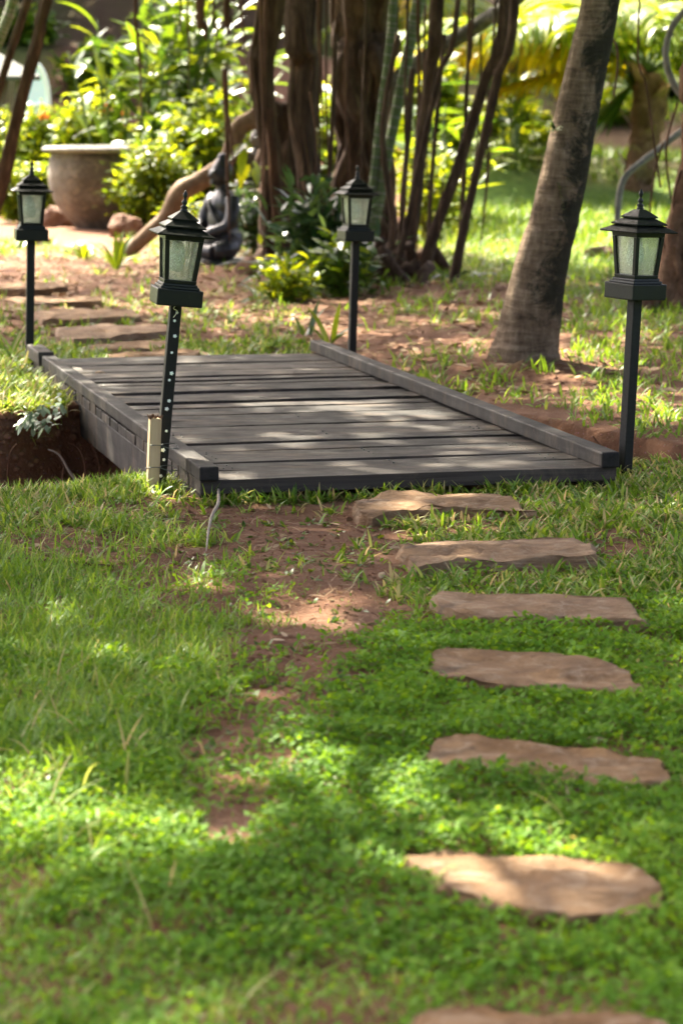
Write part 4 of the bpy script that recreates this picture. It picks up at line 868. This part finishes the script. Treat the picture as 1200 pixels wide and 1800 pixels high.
shrub('pale green bush between the leaning palm and the young palm', 1000, 1110, 200, 320, 40, M['lime'], 1500, .2)
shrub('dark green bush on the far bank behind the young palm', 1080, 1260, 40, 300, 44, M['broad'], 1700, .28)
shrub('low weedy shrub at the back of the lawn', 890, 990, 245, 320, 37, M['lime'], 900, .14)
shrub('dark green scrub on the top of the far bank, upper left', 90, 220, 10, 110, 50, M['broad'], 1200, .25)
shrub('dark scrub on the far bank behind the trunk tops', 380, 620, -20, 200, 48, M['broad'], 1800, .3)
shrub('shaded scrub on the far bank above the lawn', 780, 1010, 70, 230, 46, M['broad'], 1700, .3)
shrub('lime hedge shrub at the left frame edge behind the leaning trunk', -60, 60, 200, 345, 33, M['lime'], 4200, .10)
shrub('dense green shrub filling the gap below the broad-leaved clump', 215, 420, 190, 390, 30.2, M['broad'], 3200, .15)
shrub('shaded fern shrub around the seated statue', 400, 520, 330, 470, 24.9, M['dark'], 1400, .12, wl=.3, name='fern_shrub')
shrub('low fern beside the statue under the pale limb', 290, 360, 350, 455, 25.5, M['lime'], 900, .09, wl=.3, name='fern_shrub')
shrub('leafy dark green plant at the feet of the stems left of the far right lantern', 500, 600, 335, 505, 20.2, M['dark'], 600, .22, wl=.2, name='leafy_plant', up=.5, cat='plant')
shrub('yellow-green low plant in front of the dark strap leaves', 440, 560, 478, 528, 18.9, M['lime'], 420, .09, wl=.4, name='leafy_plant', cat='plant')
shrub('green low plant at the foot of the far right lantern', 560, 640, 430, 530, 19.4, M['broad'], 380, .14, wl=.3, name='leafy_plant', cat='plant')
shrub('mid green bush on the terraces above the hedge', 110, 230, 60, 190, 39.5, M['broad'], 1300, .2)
shrub('lime bush on the terraces behind the leaning tree', -30, 90, 30, 160, 41, M['broad'], 1000, .2)
BP = [.15, .5, .85, 1, 1, .85, .5, .04]
def cane_clump(label, px, pbase, y, nst, ztop, n, L, W, mat=None, spread=.5):
    c = at(px, pbase, y); base = np.array([c[0], y, hz(c)]); t = thing('broadleaf_plant', label, 'plant', base); r = random.Random(int(px * 3 + pbase))
    for s_i in range(nst):
        a = r.uniform(0, 6.28); q = r.random() * .25; zt_ = ztop * r.uniform(.7, 1.05); le = Vector((math.cos(a) * spread * r.random(), math.sin(a) * spread * r.random(), zt_))
        b0 = Vector((math.cos(a) * q, math.sin(a) * q, -.05)); md = b0.lerp(b0 + le, .5) + Vector((0, 0, .1))
        MB().tube([b0, md, b0 + le], [.02, .016, .006], 6, rings=8).build('stem', M['cane'], t, True)
        for k in range(n):
            u = .25 + .75 * k / n; p = b0.lerp(md, u * 2) if u < .5 else md.lerp(b0 + le, u * 2 - 1); az = r.uniform(0, 6.28)
            V, Q, T = straps(np.array([p]), np.array([az]), r.uniform(.1, 1.2), L * r.uniform(.7, 1.2), W * r.uniform(.8, 1.2), r.uniform(.3, 1.5), 7, BP, r.uniform(-.5, .5), r.random())
            mid = (V[0::2] + V[1::2]) / 2; V2 = np.empty((len(mid) * 3, 3)); V2[0::3] = V[0::2]; V2[1::3] = mid; V2[2::3] = V[1::2]
            V2[1::3, 2] -= np.linalg.norm(V[1::2] - V[0::2], axis=1) * .16
            Q2 = np.array([[3 * i + j, 3 * i + j + 1, 3 * i + j + 4, 3 * i + j + 3] for i in range(7) for j in (0, 1)])
            link('leaf', np_mesh('leaf', V2, Q2, np.full(len(V2), T[0])), mat or M['broad'], t, True)
    return t
cane_clump('tall broad-leaved plant rising behind the urn, leftmost of the clump', 225, 330, 31.2, 8, 2.2, 13, .55, .10)
cane_clump('tall broad-leaved plant at the centre of the clump behind the urn', 290, 330, 30.8, 10, 2.6, 14, .58, .105)
cane_clump('tall broad-leaved plant at the right of the clump, behind the pale limb', 360, 330, 31.0, 10, 2.6, 14, .55, .10)
cane_clump('tallest broad-leaved plant at the back of the clump', 320, 320, 33.0, 9, 3.0, 14, .6, .11)
cane_clump('slim broad-leaved plant between the clump and the dark stems', 425, 330, 31.5, 7, 2.6, 12, .45, .09)
cane_clump('lime broad-leaved plant between the slanting prop roots', 765, 370, 28.5, 5, 1.8, 8, .5, .12)
cane_clump('lime broad-leaved plant under the yellow fronds', 825, 360, 30.5, 4, 1.5, 8, .5, .13)
cane_clump('yellow-green broad-leaved plant between the dark stems', 572, 390, 27.5, 4, 1.7, 8, .4, .10)
cane_clump('sunlit broad-leaved plant on the bank right of the slanting roots', 905, 330, 36.5, 5, 1.2, 8, .5, .11)
for (px_, b_, y_, n_, L_, W_, mt, lab, el, dr) in [
    (150, 452, 23.9, 11, .36, .05, 'lime', 'pale strap-leaved plant on bare soil, left of a matching one', (.5, 1.4), (.8, 2.2)),
    (205, 474, 22.5, 8, .36, .055, 'lime', 'bright upright strap-leaved plant left of the leaning lantern', (.8, 1.5), (.3, 1.5)),
    (112, 440, 24.8, 7, .26, .04, 'broad', 'small dark strap-leaved plant behind the far left lantern', (.5, 1.3), (.6, 1.8)),
    (30, 432, 25.4, 8, .26, .06, 'broad', 'low leafy plant at left edge beyond the far left lantern', (.4, 1.2), (.4, 1.2)),
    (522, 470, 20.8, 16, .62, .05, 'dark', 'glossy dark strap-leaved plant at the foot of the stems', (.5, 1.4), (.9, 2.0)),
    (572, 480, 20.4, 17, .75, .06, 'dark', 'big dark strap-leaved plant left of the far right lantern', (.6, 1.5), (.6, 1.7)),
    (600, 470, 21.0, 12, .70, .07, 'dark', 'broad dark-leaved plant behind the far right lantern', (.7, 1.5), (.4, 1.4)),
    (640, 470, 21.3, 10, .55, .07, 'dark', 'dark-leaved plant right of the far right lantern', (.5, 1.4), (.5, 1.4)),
    (545, 500, 19.6, 15, .42, .035, 'silver', 'pale-edged arching spider plant under the dark strap leaves', (.5, 1.3), (1.2, 2.4)),
    (500, 512, 19.3, 15, .40, .03, 'silver', 'pale arching spider plant right of the tan rock', (.4, 1.2), (1.2, 2.2)),
    (455, 520, 19.0, 13, .34, .028, 'silver', 'low pale spider plant in front of the tan rock', (.3, 1.), (.8, 1.8)),
    (12, 640, 14.6, 20, .34, .022, 'grass', 'tuft of long strap grass at left edge by the far left lantern', (.5, 1.4), (.6, 1.8)),
    (38, 655, 14.1, 16, .28, .02, 'grass', 'tuft of strap grass at the foot of the far left lantern', (.5, 1.4), (.6, 1.8)),
    (578, 608, 15.7, 6, .26, .035, 'broad', 'blade-leaved sprout beside the far right lantern post', (.8, 1.4), (.2, .9)),
    (535, 592, 16.3, 4, .22, .035, 'broad', 'two-leaf sprout behind the far end of the footbridge', (1., 1.5), (.1, .5)),
    (436, 350, 22.9, 9, .22, .10, 'lime', 'lime vine leaves hanging beside the statue head', (-1.2, .4), (.2, .9)),
    (800, 440, 21.0, 8, .4, .05, 'dark', 'small shaded plant at the foot of the slanting roots', (.4, 1.2), (.6, 1.6)),
    (690, 400, 22.2, 5, .36, .16, 'lime', 'big lime leaf plant right of the far right lantern head', (.1, 1.), (.2, .9)),
    (660, 430, 21.9, 5, .34, .13, 'lime', 'yellow-green leaves below the far right lantern head', (.0, .8), (.2, .9))]:
    hang = 'hanging' in lab
    leafplant(lab, px_, b_ if not hang else 290, y_, n_, L_, W_, M[mt], el, dr, 'vine_leaves' if hang else 'strap_plant', .05 if not hang else .12, 'plant', None, 0 if not hang else -.35, z0=at(px_, 250, y_)[2] if hang else None)
# silvery creeping plant hanging over the ditch edge
cb = g(95, 715); cb[2] = hz(cb) + .02
cp = thing('creeping_plant', 'small silvery leaved plant hanging over the left ditch bank', 'plant', cb); r = random.Random(5)
for k in range(70):
    px_, py_ = r.uniform(35, 112), r.uniform(690, 752); py_ = max(py_, 772 - px_ * .75 + r.uniform(-8, 8)) if px_ < 100 else py_
    p = at(px_, min(py_, 768), 11.95 - r.uniform(0, .12)) - cb
    leafobj('leaf', straps(np.array([p]), np.array([r.uniform(3.6, 5.9)]), r.uniform(-.9, .3), r.uniform(.035, .06), r.uniform(.018, .026), .5, 3, [.4, 1, .9, .1]), M['silver'], cp)
# bare roots on the ditch wall
for i, px_ in enumerate([[(85, 790), (105, 800), (122, 828), (138, 850)], [(120, 778), (140, 790), (150, 820), (150, 850)], [(30, 780), (18, 800), (12, 850)], [(100, 800), (112, 820), (108, 850)], [(155, 770), (170, 800), (176, 830), (172, 850)], [(1040, 765), (1060, 790), (1075, 808)]]):
    b_ = at(*px_[-1], 11.85 if px_[0][0] < 900 else 11.0); rt = thing('bare_root', ['thick grey root sticking out of the left ditch wall', 'thin tan root down the ditch wall beside the bridge beam', 'brown root at the left frame edge of the ditch wall', 'short brown root below the thick grey one in the ditch', 'tan root near the bridge beam in the ditch wall', 'thin root in the right ditch bank by the lantern post'][i], 'root', b_)
    m = MB(); m.tube([Vector(at(x, y, b_[1])) - Vector(b_) for x, y in px_], [(.009 if i == 0 else .005) * (1 - .22 * k) for k in range(len(px_))][::-1], 6, .2, 0, i, 14); m.build('root_body', M['stick' if i == 0 else 'root'], rt, True)

# ------------------------------------------------------------------ grass, ground cover, litter (uncountable)
def inpoly(x, y, poly, grow=1.0):
    c = poly.mean(0); q = (poly - c) * grow + c; ins = np.zeros(len(x), bool); j = len(q) - 1
    for i in range(len(q)):
        xi, yi, xj, yj = *q[i], *q[j]
        ins ^= ((yi > y) != (yj > y)) & (x < (xj - xi) * (y - yi) / (yj - yi + 1e-12) + xi); j = i
    return ins
def free(x, y, grow=.96):
    ok = np.ones(len(x), bool)
    for s in STONES: ok &= ~inpoly(x, y, s, grow)
    dx, dy = x + .495, y - 9.5; u = dx * math.cos(BA) + dy * math.sin(BA); v = -dx * math.sin(BA) + dy * math.cos(BA)
    ok &= ~((u > -.03) & (u < BW + .03) & (v > -.01) & (v < BL + .03))
    yn = np.interp(x, *NEAR); yf = np.interp(x, *FAR); ok &= ~((y > yn + .08) & (y < yf + .03)); return ok
BARE = [(430, 1330, 120, 40, .75), (400, 1420, 100, 40, .75), (420, 920, 150, 36, .85), (620, 985, 140, 50, .85), (560, 905, 160, 34, .85), (480, 1060, 140, 36, .7), (1000, 1005, 70, 14, .6), (880, 925, 120, 12, .6), (520, 1150, 120, 70, .8), (450, 1265, 110, 60, .72), (400, 1380, 90, 70, .66), (560, 1010, 170, 60, .8), (330, 1600, 90, 30, .5), (200, 905, 260, 22, .6), (560, 1000, 150, 60, .8), (450, 1180, 90, 30, .6), (330, 1060, 110, 26, .5), (640, 950, 110, 40, .85), (330, 900, 200, 30, .75), (120, 960, 160, 36, .7), (330, 985, 90, 30, .75), (540, 950, 170, 60, 1), (480, 905, 120, 30, .8), (600, 1085, 120, 45, .95), (520, 1150, 60, 45, .8), (500, 1230, 60, 40, .7), (410, 1305, 75, 28, .9), (395, 1390, 40, 30, .7), (410, 1455, 60, 32, 1), (330, 1590, 60, 30, .5), (690, 900, 80, 25, .9), (590, 1195, 90, 22, .8), (470, 1215, 50, 18, .9), (540, 1240, 60, 16, .8), (350, 1320, 50, 20, .7), (250, 1640, 40, 14, .7), (430, 1340, 40, 16, .7), (270, 1010, 130, 40, .55), (1080, 960, 60, 22, .7), (560, 1275, 50, 22, .6), (700, 1000, 40, 30, .6), (1110, 980, 40, 18, .6), (450, 1040, 110, 30, .5), (150, 940, 250, 40, .45), (430, 1130, 60, 30, .4), (620, 1030, 80, 40, .9), (640, 870, 90, 20, .7)]
def bare(x, y):
    px_, py_ = pix(x, y); b = np.zeros_like(x); wx = (fbm(x * 7, y * 7, 3) - .5) * 1.6
    for cx_, cy_, rx, ry, s in BARE: b = np.maximum(b, s * (1 - ss(.5, 1.25, ((px_ - cx_) / rx) ** 2 + ((py_ - cy_) / ry) ** 2 + wx)))
    return b, px_, py_
def scatter(n, y0, y1, mx=.5, xl=None):
    """points over the camera's wedge of ground plus a margin each side"""
    y = np.sqrt(U(y0 ** 2, y1 ** 2, n)); hw_ = .125 * y + mx
    return U(-1, 1, n) * hw_, y
def blades(name, x, y, L, W, el, dr, mat, seg=3, tint=None, prof=None, label=None, zoff=0., clump=1, cs=.012, lay=None):
    if clump > 1:
        x = np.repeat(x, clump); y = np.repeat(y, clump); n = len(x); x = x + RNG.normal(0, cs, n); y = y + RNG.normal(0, cs, n)
        L = np.repeat(L, clump) if hasattr(L, '__len__') and not isinstance(L, tuple) else L
    n = len(x); z = H(x, y) - .003 + (zoff * RNG.random(n) if zoff else 0)
    Ls = U(*L, n) if isinstance(L, tuple) else L * U(.6, 1.15, n)
    o = leafobj(name, straps(np.stack([x, y, z], 1), U(0, 6.283, n), U(*el, n), Ls, U(*W, n), U(*dr, n), seg, prof, RNG.normal(0, .25, n), tint), mat)
    o['kind'] = 'stuff'; o['label'] = label; o['category'] = 'grass'; return o
# tiny rounded leaves carpeting the foreground
x, y = scatter(280000, 3.7, 8.6, .45); b, px_, py_ = bare(x, y)
pr = np.clip(1.15 - b * 1.3, 0, 1) * ss(8.6, 6.4, y) * (.16 + .84 * ss(.36, .54, fbm(x * 3.1, y * 3.1, 3))) * np.where(px_ < 420, .5 + .4 * ss(6.6, 5.2, y), .8)
k_ = (RNG.random(len(x)) < pr) & free(x, y, 1.03); x, y = x[k_], y[k_]; n_ = len(x)
z = H(x, y) + .004 + .038 * RNG.random(n_) * fbm(x * 8, y * 8, 2) * 1.6
tn = np.clip(.18 + .5 * fbm(x * 2.2, y * 2.2, 3) + RNG.normal(0, .14, n_), 0, .97)
o = leafobj('ground_cover', straps(np.stack([x, y, z], 1), U(0, 6.28, n_), U(-.3, .9, n_), U(.010, .023, n_), U(.007, .014, n_), U(0, .9, n_), 2, [.35, 1, .25], RNG.normal(0, .4, n_), tn), M['clover'])
o['kind'] = 'stuff'; o['label'] = 'carpet of tiny round green leaves over the foreground'; o['category'] = 'ground cover'
# fine grass, longer to the left
x, y = scatter(150000, 3.7, 10.2, .45); b, px_, py_ = bare(x, y)
left = ss(620, 330, px_)
pr = np.clip(1.05 - b * 1.35, 0.02, 1) * (.38 + .56 * left) * ss(10.1, 9.2, y + .4 * (1 - left)) * (.4 + .6 * ss(.35, .55, fbm(x * 2.6 + 5, y * 2.6, 3)))
k_ = (RNG.random(len(x)) < pr) & free(x, y, 1.02); x, y = x[k_], y[k_]; px_, py_ = pix(x, y)
Lb = .038 + .050 * ss(600, 200, px_) * ss(5.0, 6.4, y) * (.5 + fbm(x * 2, y * 2, 2))
blades('grass', x, y, Lb, (.0025, .0055), (.5, 1.5), (.3, 1.7), M['grass'], 3, np.clip(.25 + .45 * fbm(x * 1.7, y * 1.7, 3) + RNG.normal(0, .17, len(x)), 0, 1), [.8, 1, .7, .06], 'fine green lawn grass, longer on the left')
x, y = scatter(900, 3.7, 6.5, .4); px_, py_ = pix(x, y); k_ = (RNG.random(900) < .06 + .5 * ss(420, 60, px_)) & free(x, y, 1.03); x, y = x[k_], y[k_]
blades('tall_grass', x, y, (.07, .16), (.003, .007), (.5, 1.4), (.4, 1.8), M['grass'], 5, np.clip(RNG.normal(.75, .2, len(x) * 2), 0, 1), [.8, 1, 1, .8, .5, .05], 'scattered longer grass blades standing above the foreground lawn', clump=2)
x, y = scatter(5200, 3.8, 8.6, .4); k_ = free(x, y, 1.02) & (RNG.random(5200) < .25 + .75 * ss(.45, .6, fbm(x * 1.9 + 3, y * 1.9, 3))); x, y = x[k_], y[k_]
blades('dry_grass', x, y, (.02, .06), (.0015, .004), (.0, .7), (.0, .9), M['litter'], 3, None, [.8, 1, .7, .06], 'dead straw-coloured grass lying in the lawn', zoff=.02)
x, y = scatter(1500, 4.2, 9.2, .4); b, px_, py_ = bare(x, y); k_ = free(x, y, 1.03) & (RNG.random(1500) < .25 + .5 * b); x, y = x[k_], y[k_]
blades('weeds', x, y, (.015, .035), (.008, .016), (.1, .9), (.2, .9), M['broad'], 3, None, [.35, 1, .8, .06], 'small broad-leaved weeds dotted through the lawn', clump=6, cs=.004)
x, y = scatter(30000, 3.2, 10.4, 2.2); k_ = (np.abs(x) > .125 * y + .40) & free(x, y, 1.02) & (RNG.random(30000) < .8); x, y = x[k_], y[k_]
blades('side_grass', x, y, (.03, .07), (.005, .010), (.2, 1.4), (.3, 1.5), M['grass'], 2, None, [1, .8, .05], 'lawn grass continuing beyond the sides of the view')
# broad-bladed carpet grass in rosettes
x, y = scatter(15000, 6.0, 10.6, .5); b, px_, py_ = bare(x, y)
zone = np.maximum.reduce([ss(900, 1010, px_) * ss(7.2, 8.2, y), .75 * ss(8.2, 9.0, y) * ss(420, 330, px_), .30 * ss(7.6, 8.3, y), .45 * ss(560, 640, px_) * ss(7.2, 7.8, y)])
pr = np.clip(1.05 - b * 1.08, .015, 1) * zone * (.3 + .7 * ss(.38, .56, fbm(x * 3.3 + 9, y * 3.3, 3)))
k_ = (RNG.random(len(x)) < pr) & free(x, y, 1.02); x, y = x[k_], y[k_]
blades('broad_grass', x, y, (.035, .085), (.006, .0115), (.15, 1.25), (.3, 1.3), M['grass'], 4, None, [.7, 1, .95, .6, .05], 'broad-bladed carpet grass in tufts near the footbridge', clump=8, cs=.012)
# grass in front edge of the ditch and along the bridge front, lit
x = U(-1.6, -.55, 900); y = np.interp(x, *NEAR) - np.abs(RNG.normal(0, .16, 900)) + .05; k_ = free(x, y); x, y = x[k_], y[k_]
blades('bank_grass', x, y, (.035, .085), (.005, .010), (.4, 1.4), (.2, 1.4), M['grass'], 4, None, [.7, 1, .9, .55, .05], 'bright tall grass along the near ditch edge', clump=6)
x = U(.0, 1., 110); p_ = np.array([b2w(u * BW, -.03 - .05 * random.random()) for u in x]); 
blades('edge_grass', p_[:, 0], p_[:, 1], (.04, .09), (.006, .011), (.3, 1.4), (.3, 1.4), M['grass'], 4, None, [.7, 1, .9, .55, .05], 'grass tufts along the front board of the footbridge', clump=8)
# far bank left, overhanging
x = U(-2.6, -1.22, 3400); y = U(11.75, 14.2, 3400); yf = np.interp(x, *FAR); k_ = (y > yf - .02) & (RNG.random(3400) < .35 + .65 * ss(13.4, 12.2, y)); x, y = x[k_], y[k_]; dx, dy = x + .495, y - 9.5; k_ = dx * math.cos(BA) + dy * math.sin(BA) < -.04; x, y = x[k_], y[k_]
blades('far_bank_grass', x, y, (.06, .15), (.007, .013), (.3, 1.4), (.5, 2.0), M['grass'], 4, np.clip(RNG.normal(.62, .2, len(x) * 5), 0, .95), [.7, 1, .9, .55, .05], 'bright grass overhanging the far ditch bank on the left', clump=5, cs=.02)
# grass and weeds beyond the bridge on the right, and the lawn
x, y = scatter(22500, 10.9, 27, .9); px_, py_ = pix(x, y); yf = np.interp(x, *FAR)
pr = (ss(.46, .62, fbm(x * 2.2, y * 1.5, 3)) * .75 + .03) * np.where(px_ > 1000, .75, np.where(px_ > 700, .38, .28)) * (y > yf + .03)
pr = np.where((px_ < 560) & (y > 15.5) & (y < 24), pr * .35, pr); pr = np.where((px_ > 1010) | (y > 21), np.maximum(pr, .32 * (px_ > 780)), pr)
k_ = (RNG.random(len(x)) < pr) & free(x, y, 1.05); x, y = x[k_], y[k_]
blades('weedy_grass', x, y, .04 + .0042 * y, (.006, .014), (.25, 1.4), (.3, 1.4), M['grass'], 3, np.clip(RNG.normal(.55, .22, len(x) * 6), 0, 1), [.7, 1, .7, .05], 'patchy weedy grass on the soil beyond the footbridge', clump=6, cs=.03)
x, y = scatter(22000, 25, 47, 1.6); k_ = (x > .3 + .02 * y) & (RNG.random(len(x)) < .3 + .7 * ss(.3, .5, fbm(x * .8, y * .6, 3))); x, y = x[k_], y[k_]
blades('lawn_grass', x, y, (.10, .24), (.012, .028), (.4, 1.5), (.3, 1.2), M['lawn'], 2, None, [1, .8, .05], 'sunlit lawn grass in the background on the right', clump=4, cs=.06)
# grass around back stones
x = U(-2.2, -.2, 2600); y = U(14.3, 18.5, 2600); k_ = free(x, y, 1.08) & (RNG.random(2600) < .15 + .8 * ss(16.4, 15.0, y) * ss(.4, .55, fbm(x * 2, y * 2, 2))); x, y = x[k_], y[k_]
blades('path_grass', x, y, (.04, .09), (.008, .014), (.2, 1.3), (.3, 1.3), M['grass'], 3, None, [.7, 1, .7, .05], 'low grass between the stepping stones beyond the footbridge', clump=7, cs=.025)
# dry leaves, straw and twigs
x, y = scatter(16000, 6.2, 11, .4); b, px_, py_ = bare(x, y); k_ = (RNG.random(len(x)) < .12 + .5 * ss(8.0, 8.8, y) * ss(600, 300, px_) + .25 * b) & free(x, y, 1.02); x, y = x[k_], y[k_]; n_ = len(x)
big = RNG.random(n_) < .12
o = leafobj('leaf_litter', straps(np.stack([x, y, H(x, y) + .004 + .008 * RNG.random(n_)], 1), U(0, 6.28, n_), U(-.1, .3, n_), np.where(big, U(.02, .05, n_), U(.02, .08, n_)), np.where(big, U(.010, .022, n_), U(.001, .003, n_)), U(-.2, .6, n_), 3, [.5, 1, .8, .1], RNG.normal(0, .3, n_)), M['litter'])
o['kind'] = 'stuff'; o['label'] = 'dry straw, twigs and leaf bits on the soil before the footbridge'; o['category'] = 'leaf litter'
x, y = scatter(9000, 13, 26, .6); k_ = free(x, y, 1.02) & ((x < 1.2) | (RNG.random(len(x)) < .5)); x, y = x[k_], y[k_]; n_ = len(x)
o = leafobj('fallen_leaves', straps(np.stack([x, y, H(x, y) + .006 + .015 * RNG.random(n_)], 1), U(0, 6.28, n_), U(-.1, .4, n_), U(.03, .09, n_), U(.012, .04, n_), U(-.2, .8, n_), 3, [.4, 1, .8, .1], RNG.normal(0, .3, n_)), M['litter'])
o['kind'] = 'stuff'; o['label'] = 'scattered fallen leaves on the soil beyond the footbridge'; o['category'] = 'leaf litter'
# single fallen leaves and sticks one can point at
def onething(px, py, L, W, az, mat, label, el=.15, dr=.5, z=0., name='fallen_leaf'):
    p = g(px, py, z); p[2] = (hz(p) if z == 0 else z) + .012
    V = straps(np.zeros((1, 3)), np.array([az]), el, L, W, dr, 6, [.2, .7, 1, 1, .8, .5, .05], .2, .9)
    o = leafobj(name, V, mat); o.location = p; s_ = o.modifiers.new('thickness', 'SOLIDIFY'); s_.thickness = .0012; return tag(o, label, 'leaf')
onething(1030, 1312, .045, .024, .1, M['litter'], 'pale dry fallen leaf behind the fifth stepping stone')
onething(668, 1030, .035, .02, 1.2, M['litter'], 'curled brown leaf on the soil left of the second stepping stone', .7, .8)
onething(168, 660, .05, .03, .3, M['litter'], 'small orange leaf lying on the far left of the bridge deck', .3, .9, DZ)
onething(200, 1250, .12, .012, 2.9, M['silver'], 'pale grass blade bent over in the left foreground', .35, .5)
onething(200, 1240, .17, .010, .35, M['grass'], 'long bent grass blade in the left foreground lawn', .35, .6)
onething(222, 1400, .08, .008, 1.4, M['grass'], 'upright pale grass blade in the left foreground lawn', 1.3, .2)
p = gz(372, 925); d1 = g(384, 884) - g(372, 925); d2 = g(364, 962) - g(372, 925)
sk = MB().tube([(d1[0], d1[1], .05), (d1[0] * .45 + .012, d1[1] * .45, .045), (0, 0, .035), (d2[0] * .7, d2[1] * .7, .03), (d2[0] * 1.6, d2[1] * 1.3, .012)], [.005, .006, .0055, .004, .002], 8, .2, 0, 1, 26).build('stick', M['stick'], None, True); sk.location = p; tag(sk, 'pale bare stick lying on the soil before the leaning lantern', 'stick')
p = gz(30, 998); sk = MB().tube([(-.25, 0, .02), (0, .03, .03), (.3, 0, .015)], [.006, .008, .003], 8, .15, 0, 2, 18).build('stick', M['root'], None, True); sk.location = p; tag(sk, 'dark twig lying in the grass at the left', 'stick')

# crumbs of soil, pebbles
def crumbs(name, x, y, r, mat, label, zo=0.):
    ico = [(0, 0, 1), (.9, 0, .3), (.28, .85, .3), (-.72, .53, .3), (-.72, -.53, .3), (.28, -.85, .3), (.72, .53, -.4), (-.28, .85, -.4), (-.9, 0, -.4), (-.28, -.85, -.4), (.72, -.53, -.4)]
    fc = [(0, 1, 2), (0, 2, 3), (0, 3, 4), (0, 4, 5), (0, 5, 1), (1, 6, 2), (2, 7, 3), (3, 8, 4), (4, 9, 5), (5, 10, 1), (6, 7, 2), (7, 8, 3), (8, 9, 4), (9, 10, 5), (10, 6, 1)]
    n = len(x); B = np.array(ico)[None] * r[:, None, None] * (1 + RNG.normal(0, .25, (n, 11, 3))) * np.array([1, 1, .7]); a_ = U(0, 6.28, n); c_, s_ = np.cos(a_)[:, None], np.sin(a_)[:, None]
    V = np.stack([B[..., 0] * c_ - B[..., 1] * s_ + x[:, None], B[..., 0] * s_ + B[..., 1] * c_ + y[:, None], B[..., 2] + (H(x, y) + zo)[:, None]], -1)
    o = link(name, np_mesh(name, V.reshape(-1, 3), (np.arange(n)[:, None, None] * 11 + np.array(fc)[None]).reshape(-1, 3)), mat); o['kind'] = 'stuff'; o['label'] = label; o['category'] = 'soil'
x, y = scatter(19000, 4.5, 10.6, .35); b, px_, py_ = bare(x, y); k_ = (RNG.random(len(x)) < .04 + .9 * b) & free(x, y, 1.02); x, y = x[k_], y[k_]
crumbs('soil_crumbs', x, y, .0018 + .0075 * RNG.random(len(x)) ** 4, M['soil'], 'crumbs of red soil on the bare patches before the footbridge')
x = U(-2.4, -.6, 1500); yf = np.interp(x, *FAR); y = yf + .02 - np.abs(RNG.normal(0, .10, 1500)); crumbs('bank_clods', x, y, .006 + .022 * RNG.random(1500) ** 3, M['soil'], 'rough clods of red earth on the ditch bank')
x, y = scatter(3400, 12.5, 24, .4); k_ = free(x, y, 1.02); x, y = x[k_], y[k_]; crumbs('far_crumbs', x, y, .004 + .016 * RNG.random(len(x)) ** 3, M['soil'], 'crumbs of soil and pebbles beyond the footbridge')
